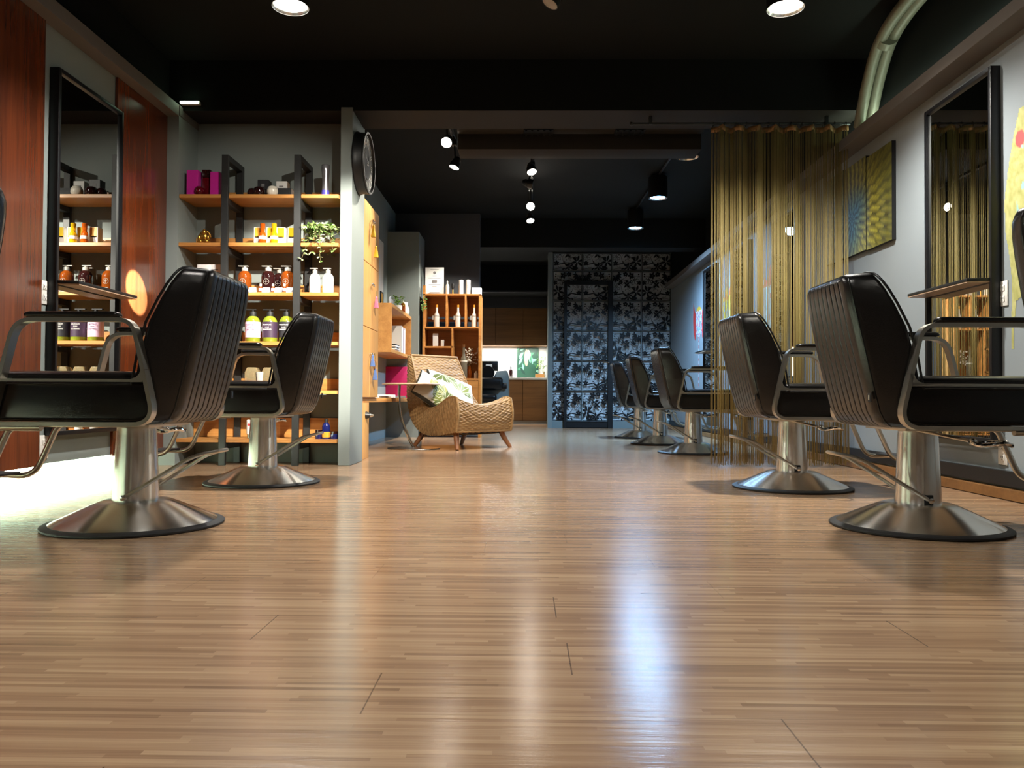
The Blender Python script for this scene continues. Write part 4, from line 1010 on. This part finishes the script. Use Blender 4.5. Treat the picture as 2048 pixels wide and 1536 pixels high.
# ------------------------------------------------------------------ floral lace screen
scn = thing('floral_screen', 'wall screen of square black laser cut floral panels', 'screen', (1.345, 12.44, 0))
def lace_mesh(seed):
    r = random.Random(seed); m = MB(); S = .2245; th = .006
    def poly(pts):
        pts = [(max(-S, min(S, x)), max(-S, min(S, z))) for x, z in pts]
        out = [p for i, p in enumerate(pts) if (p[0]-pts[i-1][0])**2+(p[1]-pts[i-1][1])**2 > 1e-8]
        if len(out) > 2: m.prism(out, 'y', 0, th)
    def petal(cx, cz, a, r0, r1, wd):
        L, Rr = [], []
        for k in range(7):
            u = k/6; rr = r0+(r1-r0)*u; h = wd*math.sin(PI*min(1, u*.92+.04))**.8
            L.append((cx+rr*math.cos(a)-h*math.sin(a), cz+rr*math.sin(a)+h*math.cos(a)))
            Rr.append((cx+rr*math.cos(a)+h*math.sin(a), cz+rr*math.sin(a)-h*math.cos(a)))
        poly(L+Rr[::-1])
    def outline_petal(cx, cz, a, r0, r1, wd):
        pts = []
        for k in range(9):
            u = k/8; rr = r0+(r1-r0)*u; h = wd*math.sin(PI*u)
            pts.append((rr, h))
        path = [(cx+x*math.cos(a)-y*math.sin(a), cz+x*math.sin(a)+y*math.cos(a)) for x, y in pts] + [(cx+x*math.cos(a)+y*math.sin(a), cz+x*math.sin(a)-y*math.cos(a)) for x, y in pts[::-1]]
        line(path, .0035)
    def line(path, wd):
        for i in range(len(path)-1):
            (x0, z0), (x1, z1) = path[i], path[i+1]; L = math.hypot(x1-x0, z1-z0)
            if L < 1e-5: continue
            nx, nz = -(z1-z0)/L*wd/2, (x1-x0)/L*wd/2
            poly([(x0+nx, z0+nz), (x1+nx, z1+nz), (x1-nx, z1-nz), (x0-nx, z0-nz)])
    def disc(cx, cz, rr): poly([(cx+rr*math.cos(2*PI*k/12), cz+rr*math.sin(2*PI*k/12)) for k in range(12)])
    for a, b, c, d in ((-S, S, S-.008, S), (-S, S, -S, -S+.008), (-S, -S+.008, -S, S), (S-.008, S, -S, S)): m.box(a, b, 0, th, c, d)
    # a half open daisy in the top corner, a large star, outlined flowers, small blossoms and twigs
    for k in range(6): petal(-.185, .165, R(-10-24*k+20), .022, .105, .014)
    for k in range(5): petal(-.02, .185, R(72*k+10), .006, .042, .016)
    for k in range(5): petal(.065, .165, R(72*k+40), .006, .055, .017)
    for k in range(7): outline_petal(.115, .095, R(51*k), .01, .085, .018)
    for k in range(7): petal(.115, .095, R(51*k+25), .004, .055, .0045)
    for k in range(5): petal(-.095, .06, R(72*k), .004, .034, .012)
    for k in range(4): petal(0, .02, R(90*k+45), .0, .06, .014)
    for k in range(7): outline_petal(-.16, -.01, R(51*k+12), .008, .07, .016)
    for k in range(6): petal(.15, -.085, R(60*k+15), .012, .10, .017)
    for k in range(5): outline_petal(.03, -.03, R(72*k), .006, .04, .010)
    for k in range(6): petal(.02, -.17, R(60*k+30), .006, .075, .013)
    for k in range(5): petal(.115, -.19, R(72*k), .004, .05, .018)
    for k in range(5): petal(-.175, -.11, R(72*k+20), .004, .042, .014)
    for k in range(5): petal(.195, .05, R(72*k), .002, .036, .012)
    disc(.185, .185, .012); disc(.19, .15, .010); disc(.08, .03, .008); disc(-.06, -.09, .009); disc(-.02, -.06, .007)
    line([(-.185, .06), (-.12, .09), (-.05, .10), (.02, .07), (.08, .09)], .006)
    line([(-.21, -.14), (-.14, -.13), (-.06, -.115), (.0, -.14), (.05, -.12), (.10, -.10)], .016)
    line([(-.21, -.205), (-.12, -.19), (-.05, -.205)], .004); line([(-.12, -.19), (-.11, -.15)], .004); line([(-.12, -.19), (-.15, -.165)], .004); line([(-.12, -.19), (-.09, -.17)], .004)
    line([(-.05, .05), (-.09, -.02), (-.07, -.08), (-.03, -.11)], .005); line([(.03, .03), (.06, -.02), (.10, -.03)], .005)
    line([(-.02, .14), (-.06, .11), (-.10, .10)], .005)
    for k in range(10):
        x, z = r.uniform(-.2, .2), r.uniform(-.2, .2); a = r.uniform(0, 2*PI)
        for q in (-.5, .5): petal(x, z, a+q, .004, .04, .009)
    return m
lm = lace_mesh(3)
first = None
colx = [.43+.4625*i for i in range(4)]; rowz = [.118, .588, 1.058, 1.528, 1.998]
def add_panel(x, z, flip):
    global first
    if first is None:
        first = obj('lace_panel', lm, M['lace'], scn, smooth=False); o = first
    else:
        o = first.copy(); C.objects.link(o); o.parent = scn
    o.location = (x-1.345, -.052, z); o.scale = (-1 if flip else 1, 1, 1)
    return o
for i, x in enumerate(colx):
    for j, z in enumerate(rowz): add_panel(x+.2275, z+.2275, (i+j) % 3 == 1 or i == 0)
# cut-down top row
top_m = MB(); top_m.add([(x, y, min(z, .03)) for x, y, z in lm.v], lm.f)
tp = None
for i, x in enumerate(colx):
    if tp is None: tp = o = obj('lace_panel', top_m, M['lace'], scn, smooth=False)
    else: o = tp.copy(); C.objects.link(o); o.parent = scn
    o.location = (x+.2275-1.345, -.052, 2.468+.2275); o.scale = (1, 1, 1)
rails = MB()
for x in [c-.004 for c in colx]+[2.266]: rails.box(x-1.345-.004, x-1.345+.004, -.030, .02, .115, 2.745)
for z in rowz+[2.464]: rails.box(.43-1.345, 2.268-1.345, -.030, .02, z-.006, z-.0)
obj('mounting_frame', rails, M['wall'], scn)
dr = struct('door_1', MB().box(.60, .645, 12.31, 12.375, 0, 2.30).box(1.285, 1.36, 12.31, 12.375, 0, 2.30).box(.645, 1.285, 12.31, 12.375, 2.235, 2.30).box(.645, 1.285, 12.33, 12.375, .01, .10).box(.645, 1.285, 12.32, 12.375, .10, .112), M['blackgloss'], .003)
obj('door_handle', MB().tube(fillet([(1.30, 12.31, 1.02), (1.30, 12.26, 1.02), (1.20, 12.26, 1.02)], .02), .009, 10), M['chrome'], dr)

# ------------------------------------------------------------------ string curtain and its rail
cu = thing('string_curtain', 'olive green string curtain hanging from the beam to the floor', 'curtain', (1.728, 5.41, 0))
rnd = random.Random(17); sm_ = MB(); N = 300
for i in range(N):
    x = -.455+.91*(i+rnd.uniform(-.9, .9))/N
    x = max(-.455, min(.452, x + .008*math.sin(x*70)+.004*math.sin(x*31+2)))
    y = .032*math.sin(x*52)+rnd.uniform(-.006, .006)
    zb = .010+abs(rnd.gauss(0, .02)); r_ = rnd.choice((.0012, .0015, .0019, .0022)); d1 = rnd.uniform(-.004, .004)
    if zb > .06: zb = .03
    sm_.tube([(x, y, 2.31), (x+d1*.5, y, 1.2), (x+d1, y+rnd.uniform(-.006, .006), zb)], r_, 4)
o = obj('strings', sm_, M['string'], cu, ang=180); o['kind'] = 'stuff'
hd_ = []
rib = MB()
P_ = [(-.458+.916*k/140, .034*math.sin((-.458+.916*k/140)*52), 2.292+.004*math.sin(k*.8)) for k in range(141)]
rings = [[(x, y-.003, z), (x, y+.003, z), (x, y+.003, z+.036), (x, y-.003, z+.036)] for x, y, z in P_]
obj('header_tape', rib.loft(rings), M['header'], cu, ang=180)
rl = thing('curtain_rail', 'black curtain rail under the front beam holding the string curtain', 'rail', (1.44, 5.41, 2.345))
obj('rod', MB().tube([(-.72, 0, 0), (.77, 0, 0)], .009, 12).ball((-.72, 0, 0), .014), M['blackmetal'], rl)
obj('bracket', MB().box(-.60, -.58, -.012, .012, -.005, .054).box(.60, .62, -.012, .012, -.005, .054), M['blackmetal'], rl)
for k in range(13):
    xk = -.16+.9*k/12
    obj('ring', MB().tube([(xk, .016*math.cos(a), -.006+.018*math.sin(a)) for a in [2*PI*i/14 for i in range(14)]], .0022, 6, loop=True), M['blackmetal'], rl)

# ------------------------------------------------------------------ chrysanthemum triptych on the right wall
def chrys(Y, Z):
    dx, dz = (Y-5.46), (Z-1.70); r = math.hypot(dx, dz)*1.0; a = math.atan2(dz, dx)
    best = .16
    ring = r/.034
    for q in (0, 1, 2):
        k = math.floor(ring)-q
        if k < 0: continue
        n = 9+int(k*2.6); ph = a/(2*PI)*n+k*.38; fr = abs((ph % 1)-.5)*2
        L = .034*(1.5+.12*k); u = (r-(k-.2)*.034)/L
        if 0 < u < 1:
            wd = math.sin(PI*u)**.6
            if fr < wd: best = max(best, (.45+.55*(1-fr/wd))*(.55+.45*u)*(1-.08*q))
    m = max(0, min(1, (.26-r+.04*math.sin(a*3))/.20))
    outer = max(0, min(1, (r-.34)/.2))
    yel = (214, 204, 62); blu = (86, 150, 160); olv = (128, 124, 26)
    c = [y*(1-m)+b*m for y, b in zip(yel, blu)]
    c = [x*(1-outer)+o_*outer for x, o_ in zip(c, olv)]
    if Y > 5.5 and Z > 1.55: pass
    return tuple(18+x*best*.92 for x in c)
for y0, y1, z0, z1, lb in ((4.872, 5.232, 1.445, 2.055, 'right canvas of the chrysanthemum triptych, mostly yellow petals'), (5.242, 5.602, 1.452, 2.075, 'middle canvas of the chrysanthemum triptych with the bluish flower heart'), (5.612, 5.95, 1.458, 2.085, 'left canvas of the chrysanthemum triptych half behind the string curtain')):
    t = thing('canvas_print', lb, 'picture', (2.27, (y0+y1)/2, z0), 0, 'chrysanthemum triptych canvases')
    h = (y1-y0)/2; H = z1-z0
    obj('stretcher', MB().box(-.026, -.001, -h, h, 0, H), M['rubber'], t)
    painted_grid('print', lambda u, v, y0=y0, y1=y1, z0=z0, z1=z1: chrys(y0+(y1-y0)*u, z0+(z1-z0)*v), 90, 150, lambda u, v, h=h, H=H: (-.0268, -h+2*h*u, H*v), M['picture'], t)

# ------------------------------------------------------------------ murals painted on the right wall
def mural(name, label, pts, fn, x=2.2688, n=80):
    ys = [p[0] for p in pts]; zs = [p[1] for p in pts]; y0, y1, z0, z1 = min(ys), max(ys), min(zs), max(zs)
    def inside(y, z):
        c = False; j = len(pts)-1
        for i in range(len(pts)):
            if (pts[i][1] > z) != (pts[j][1] > z) and y < (pts[j][0]-pts[i][0])*(z-pts[i][1])/(pts[j][1]-pts[i][1])+pts[i][0]: c = not c
            j = i
        return c
    nu, nv = n, int(n*1.6); vs, fs, cols = [], [], []; idx = {}
    def vid(i, j):
        if (i, j) not in idx:
            idx[(i, j)] = len(vs); y, z = y0+(y1-y0)*i/nu, z0+(z1-z0)*j/nv
            vs.append((x, y, z)); cols.append((*lin(fn(y, z)), 1))
        return idx[(i, j)]
    for i in range(nu):
        for j in range(nv):
            if inside(y0+(y1-y0)*(i+.5)/nu, z0+(z1-z0)*(j+.5)/nv): fs.append((vid(i, j), vid(i, j+1), vid(i+1, j+1), vid(i+1, j)))
    me = bpy.data.meshes.new(name); me.from_pydata(vs, [], fs)
    ca = me.color_attributes.new('Col', 'FLOAT_COLOR', 'POINT'); ca.data.foreach_set('color', [q for c in cols for q in c])
    me.materials.append(M['picture']); o = bpy.data.objects.new(name, me); C.objects.link(o)
    return tag(o, label, 'mural')
def hsh(a, b): return (math.sin(a*127.1+b*311.7)*43758.5453) % 1
def vnoise(x, y):
    i, j = math.floor(x), math.floor(y); u, v = x-i, y-j; u = u*u*(3-2*u); v = v*v*(3-2*v)
    return (hsh(i, j)*(1-u)+hsh(i+1, j)*u)*(1-v) + (hsh(i, j+1)*(1-u)+hsh(i+1, j+1)*u)*v
def yleaf(y, z):
    n = vnoise(y*60, z*45)*.6+vnoise(y*150, z*110)*.4
    if z > 1.3 and y < 3.68 and vnoise(y*22, z*16) > .72: return (150, 196, 190)
    if (y-3.655)**2/.0012+(z-1.665)**2/.0016 < 1: return (190, 84, 86)
    v = .80+.30*n; return (170*v+14, 168*v+14, 104*v+26*n)
mural('wall_mural', 'yellow painted leaf mural with drips on the right wall at the picture edge', [(3.30, 1.84), (3.66, 1.80), (3.70, 1.70), (3.745, 1.55), (3.775, 1.40), (3.765, 1.235), (3.745, 1.16), (3.725, 1.06), (3.72, .95), (3.728, .83), (3.725, .70), (3.712, .70), (3.705, .83), (3.69, .92), (3.60, .96), (3.30, 1.0)], yleaf)
def mask(y, z):
    d = min(abs(y-10.05), abs(y-10.72)); n = hsh(math.floor(y*40), math.floor(z*50))
    if abs(y-10.38) < .02 and z < 1.23: return (196, 96, 90) if int(z*24) % 2 else (210, 218, 230)
    if z > 1.62 and abs(y-10.38) < .14: return (228, 180, 60)
    if d < .15 or n > .8: return (208, 66, 62)
    if n < .35: return (132, 168, 206)
    return (222, 214, 214)
mural('wall_mural', 'red, blue and yellow moth mural with a dotted tail, left of the curtain', [(10.72, 1.76), (10.60, 1.60), (10.46, 1.66), (10.38, 1.68), (10.30, 1.66), (10.17, 1.60), (10.05, 1.78), (10.06, 1.5), (10.05, 1.33), (10.16, 1.24), (10.24, 1.34), (10.36, 1.26), (10.365, .62), (10.395, .62), (10.40, 1.26), (10.52, 1.34), (10.60, 1.24), (10.70, 1.34), (10.73, 1.5)], mask)
def plume(y, z):
    n = hsh(math.floor(y*50), math.floor(z*26)); e = abs(y-8.93)
    if z > 1.58 and n > .4: return (210, 110, 62)
    if n > .75: return (120, 160, 190)
    return (214, 196, 70)
mural('wall_mural', 'yellow and orange plume mural behind the left part of the string curtain', [(8.80, 1.0), (8.74, 1.3), (8.72, 1.5), (8.80, 1.72), (8.88, 1.60), (8.96, 1.78), (9.02, 1.6), (9.10, 1.66), (9.14, 1.4), (9.08, 1.1), (8.95, .9)], plume)
def feather(y, z):
    n = hsh(math.floor(y*70), math.floor(z*20))
    if abs(y-7.555) > .17+.05*n or (z > 1.52 and n > .45): return (206, 116, 80)
    return (150+60*n, 178+40*n, 176+30*n)
mural('wall_mural', 'blue green feather mural with orange edges behind the middle of the string curtain', [(7.36, .95), (7.30, 1.2), (7.33, 1.45), (7.36, 1.72), (7.43, 1.56), (7.55, 1.62), (7.62, 1.54), (7.74, 1.48), (7.79, 1.30), (7.76, 1.05), (7.62, .86)], feather)

# ------------------------------------------------------------------ ceiling fittings
def can(x, y, glow, label, zb=2.5, lit=True):
    t = thing('can_downlight', label, 'lamp', (x, y, zb), 0, 'black cylinder ceiling lamps')
    obj('housing', MB().lathe([(.088, .03), (.094, .0), (.097, .0), (.097, .21), (.09, .22), (.01, .22)], 36, cap=False), M['can'], t, ang=40)
    obj('stem', MB().lathe([(.005, .21), (.02, .21), (.02, .245), (.005, .245)], 16), M['can'], t)
    obj('reflector', MB().lathe([(.093, .002), (.075, .03), (.05, .075), (.03, .085)], 36, cap=False), M['silver'], t)
    obj('bulb', MB().lathe([(.001, .0), (.03, .002), (.07, .008), (.074, .02), (.04, .04), (.001, .04)], 28) if lit else MB().lathe([(.001, .05), (.03, .055), (.03, .08), (.001, .08)], 20), glow if lit else M['frost'], t)
can(-1.24, 4.09, M['cone'], 'lit cylinder lamp on the ceiling above the left salon chairs')
can(1.35, 4.12, M['cone'], 'lit cylinder lamp on the ceiling above the right salon chairs')
can(1.36, 6.67, None, 'unlit cylinder lamp with mirrored reflector just left of the string curtain', lit=False)
can(1.34, 8.04, M['conecool'], 'lit bluish cylinder lamp in the middle of the three rear ones')
can(1.31, 9.46, M['conecool'], 'lit bluish cylinder lamp nearest the rear beam')
for x, y, lb in ((-.45, 1.7, 'front one of four'), (.5, .3, 'second of four'), (-.5, -1.2, 'third of four'), (.5, -1.6, 'last of four')):  # housings for the added fill lamps
    can(x, y, M['cone'], 'added cylinder fill lamp overhead, out of view, ' + lb)
can(-.95, 12.2, M['cone'], 'lit cylinder lamp over the hair wash corner, hidden behind the alcove wall')
def head(p, tgt, label, lit=True, grp='black track spotlights'):
    t = thing('track_spotlight', label, 'lamp', p, 0, grp)
    d = (Vector(tgt)-Vector(p)).normalized(); q = d.to_track_quat('Z', 'Y').to_matrix().to_4x4()
    hb = MB().lathe([(.042, .0), (.046, .0), (.046, -.03), (.04, -.05), (.034, -.055), (.034, -.06), (.038, -.062), (.034, -.066), (.034, -.07), (.038, -.072), (.03, -.08), (.018, -.10), (.004, -.10)], 28, cap=False).xf(q)
    obj('lamp_head', hb, M['can'], t, ang=40)
    obj('lens', MB().lathe([(.001, .004), (.03, .003), (.042, -.001), (.042, -.006), (.001, -.006)], 24).xf(q), M['cone'] if lit else M['frost'], t)
    top = 2.72-p[2]; b = -d*.05
    obj('bracket', MB().tube([(b.x, b.y, b.z), (b.x*.5, b.y*.5, b.z+.06), (0, 0, top)], .008, 8).box(-.022, .022, -.03, .03, top-.06, top), M['can'], t)
head((-.64, 6.28, 2.50), (-.9, 4.6, 1.2), 'lit front spotlight of the left ceiling track')
head((-.63, 6.86, 2.47), (-1.1, 6.6, 1.0), 'lit rear spotlight of the left ceiling track')
head((.058, 6.47, 2.50), (.35, 5.2, 1.6), 'lit spotlight at the front end of the long middle track')
head((.05, 7.07, 2.49), (.3, 6.5, 1.2), 'lit second spotlight of the long middle track')
head((.06, 7.55, 2.51), (.9, 7.6, 2.3), 'unlit tilted spotlight in the middle of the long track', False)
head((.046, 8.34, 2.49), (-.2, 6.6, 1.7), 'lit fourth spotlight of the long middle track')
head((.05, 9.02, 2.49), (.2, 8.3, 1.0), 'lit rear spotlight of the long middle track')
head((.12, 4.12, 2.53), (.0, 4.1, 2.3), 'unlit black spotlight on the ceiling of the front room', False)
def track(x, y0, y1, label):
    t = thing('ceiling_track', label, 'track', (x, y0, 2.72))
    obj('rail', MB().box(-.018, .018, 0, y1-y0, 0, .026), M['can'], t, bevel=.002)
    obj('feed_cable', MB().tube([(0, (y1-y0)*.5, 0), (.03, (y1-y0)*.5+.1, -.05), (.0, (y1-y0)*.5+.2, 0)], .004, 6), M['can'], t)
track(-.635, 6.15, 7.05, 'short left ceiling light track')
track(.055, 6.3, 9.3, 'long middle ceiling light track')
track(.12, 1.5, 4.4, 'ceiling light track of the front room')
t = thing('ceiling_conduit', 'thin black conduit linking the rear cylinder lamps', 'conduit', (1.35, 6.6, 2.725))
obj('pipe', MB().tube([(.02, 0, 0), (-.04, 2.9, 0)], .011, 10), M['can'], t)
ac = thing('air_diffuser', 'long black ceiling duct with two slot grilles behind the front beam', 'duct', (.40, 5.96, 2.345))
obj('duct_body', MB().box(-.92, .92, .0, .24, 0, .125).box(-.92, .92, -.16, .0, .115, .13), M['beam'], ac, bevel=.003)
for x in (-.8, .0, .8): obj('hanger_rod', MB().tube([(x, .12, .12), (x, .12, .40)], .006, 8), M['can'], ac)
for x in (-.31, .37):
    gr = MB().box(x-.11, x+.11, -.14, -.02, .100, .117)
    for k in range(5): gr.box(x-.10+.045*k, x-.085+.045*k, -.135, -.03, .092, .102)
    obj('grille', gr, M['can'], ac)
t = thing('pipe_bundle', 'taped grey pipe bundle curving down behind the right wall ledge', 'pipe')
cp = [(2.12, 3.2, 2.66), (2.12, 4.0, 2.66), (2.13, 4.45, 2.655), (2.15, 4.75, 2.60), (2.175, 4.95, 2.48), (2.19, 5.08, 2.34), (2.20, 5.16, 2.235)]
cr_, _ = [], 0
def cat3(P, n):
    P = [Vector(p) for p in P]; o = []
    for i in range(len(P)-1):
        a, b, c, d = P[max(i-1, 0)], P[i], P[i+1], P[min(i+2, len(P)-1)]
        for k in range(n):
            t = k/n; o.append(.5*((2*b)+(-a+c)*t+(2*a-5*b+4*c-d)*t*t+(-a+3*b-3*c+d)*t**3))
    return o+[P[-1]]
cc = cat3(cp, 10)
obj('pipe', MB().tube([(p.x+.035, p.y, p.z+.01) for p in cc], .036, 14), M['duct'], t)
obj('pipe', MB().tube([(p.x-.035, p.y, p.z) for p in cc], .034, 14), M['duct'], t)
obj('tape_band', MB().tube([(p.x, p.y, p.z+.004) for p in cc[28:31]], .062, 18), M['duct'], t)
lt = thing('tube_light', 'short glowing tube lamp at the front beam above the left wall ledge', 'lamp', (-2.27, 5.262, 2.432))
obj('tube', MB().tube([(-.065, 0, .012), (.055, 0, .012)], .008, 12), M['tube'], lt)
obj('fitting', MB().box(-.07, .06, .006, .037, .002, .022), M['white'], lt)
t = thing('kick_strip', 'glowing strip lamp under the floating left wall panels', 'lamp', (-2.57, 3.0, .06))
obj('tube', MB().tube([(0, -2.1, .02), (0, 1.9, .02)], .009, 12), M['tube'], t)
obj('fitting', MB().box(-.029, -.009, -2.1, 1.9, .0, .03), M['white'], t)
t = thing('cove_strip', 'hidden tube lamp lying behind the right wall ledge', 'lamp', (2.235, 3.9, 2.226))
obj('tube', MB().tube([(0, -1.7, .012), (0, 1.7, .012)], .006, 10), M['tube'], t)
obj('fitting', MB().box(-.012, .012, -1.7, 1.7, 0, .006), M['white'], t)

# ------------------------------------------------------------------ hair wash corner
uc = thing('upper_cabinet', 'dark veneered wall cabinet above the glowing wash corner', 'cabinet', (-.55, 14.5, 1.42))
obj('body', MB().box(-1.3, .938, -.19, .215, 0, .675), M['walnut'], uc)
for x0, x1 in ((-1.3, -.78), (-.778, .008), (.010, .504), (.506, .936)):
    obj('door', MB().box(x0+.002, x1-.002, -.21, -.191, .002, .673), M['walnut'], uc, bevel=.002, seg=1)
lc = thing('lower_cabinet', 'dark veneered base cabinet under the pale wash corner counter', 'cabinet', (-.55, 14.5, 0))
obj('body', MB().box(-1.3, .938, -.20, .215, .06, .795), M['walnut'], lc)
obj('plinth', MB().box(-1.3, .938, -.17, .215, 0, .06), M['white'], lc)
for x0, x1 in ((-1.3, -.78), (-.778, .008), (.010, .504), (.506, .936)):
    obj('door', MB().box(x0+.002, x1-.002, -.222, -.201, .065, .79), M['walnut'], lc, bevel=.002, seg=1)
tag(obj('countertop', MB().box(-1.85, .388, 14.26, 14.715, .796, .835), M['white'], bevel=.003), 'pale counter top of the wash corner', 'counter')
def jungle(u, v):
    n = hsh(math.floor(u*14), math.floor(v*18)); c = (26, 62, 48)
    x, y = u*2-1, v*2-1
    r = random.Random(5)
    for k in range(34):
        lx, ly, a, ln = r.uniform(-1.1, 1.1), r.uniform(-1.1, 1.1), r.uniform(0, 6.28), r.uniform(.3, .7); col = r.choice(((52, 104, 80), (18, 46, 38), (96, 140, 122), (40, 86, 58)))
        dx, dy = x-lx, y-ly; p = (dx*math.cos(a)+dy*math.sin(a))/ln; q = (-dx*math.sin(a)+dy*math.cos(a))/ln
        if 0 < p < 1 and abs(q) < .16*math.sin(PI*p): c = col
    if (x-.02)**2/.05+(y-.55)**2/.10 < 1: c = (190, 166, 150)
    if (x+.12)**2/.04+(y-.35)**2/.30 < 1 and x < .02: c = (150, 124, 106)
    return c
pt = thing('leaf_poster', 'leafy green poster with a pale figure standing on the wash counter', 'picture', (.045, 14.68, .836))
obj('backing_board', MB().box(-.20, .20, 0, .012, 0, .56), M['white'], pt)
painted_grid('print', jungle, 60, 84, lambda u, v: (-.20+.40*u, -.001, .56*v), M['picture'], pt)
pump_bottle('pump_bottle', -.265, 14.45, .836, .034, .21, M['darkglass'], M['rubber'], 'dark pump bottle on the wash counter', 'wash counter bottles')
carton('tray_box', .265, 14.50, .836, .16, .12, .07, M['oak'], 'low wooden box on the right of the wash counter', 'box')
t = thing('twig_vase', 'small clear vase with thin twigs at the right end of the wash counter', 'vase', (.345, 14.60, .836))
obj('vase', MB().lathe([(.01, 0), (.026, 0), (.03, .05), (.018, .10), (.022, .12), (.016, .115)], 20), M['clear'], t)
tw_ = MB(); rnd = random.Random(2)
for k in range(7): tw_.tube([(0, 0, .05), (rnd.uniform(-.08, .01), rnd.uniform(-.03, .03), .22), (rnd.uniform(-.14, .02), rnd.uniform(-.04, .04), .38)], .002, 5)
for k in range(30): leaf(tw_, (rnd.uniform(-.13, .02), rnd.uniform(-.03, .03), rnd.uniform(.18, .38)), (rnd.uniform(-1, 1), 0, rnd.uniform(-1, 1)), .03, (0, -1, 0))
obj('twigs', tw_, M['leaf'], t)['kind'] = 'stuff'
su = thing('shampoo_unit', 'grey hair wash basin unit with black cushions beside the bookshelf', 'basin', (-.62, 12.7, 0))
bp = [(-.60, .30), (.36, .30), (.355, .80), (.33, .90), (.17, .885), (.12, .79), (.03, .745), (-.06, .79), (-.11, .885), (-.60, .885)]
obj('basin', MB().prism(bp, 'y', -.28, .30), M['wall'], su, bevel=.012, seg=2)
obj('pedestal', MB().box(-.5, .22, -.15, .22, 0, .302), M['wall'], su, bevel=.01)
obj('neck_rest', MB().lathe([(.03, -.31), (.10, -.31), (.11, -.29), (.11, -.24), (.03, -.24)], 24, (.03, 0, .86), 'y'), M['leather'], su)
obj('head_box', MB().box(-.16, .18, -.06, .14, .90, 1.055), M['leather'], su, bevel=.008)
obj('label', MB().box(-.01, .09, -.072, -.058, .935, 1.0), M['paper'], su)
obj('back_cushion', MB().box(-.60, .27, -.42, -.285, .585, .785), M['leather'], su, bevel=.04, seg=3)
obj('seat_cushion', MB().box(-.60, .18, -.62, -.30, .40, .52), M['leather'], su, bevel=.04, seg=3)
obj('knob', MB().lathe([(.01, .27), (.045, .27), (.045, .33), (.01, .335)], 20, (0, -.34, .655), 'x'), M['rubber'], su)

# lettering and numerals become plain meshes
dg = bpy.context.evaluated_depsgraph_get()
for o in TEXTS:
    me = bpy.data.meshes.new_from_object(o.evaluated_get(dg))
    n = bpy.data.objects.new(o.name.split('.')[0], me); C.objects.link(n)
    n.parent = o.parent; n.location = o.location; n.rotation_euler = o.rotation_euler
for o in TEXTS: bpy.data.objects.remove(o, do_unlink=True)
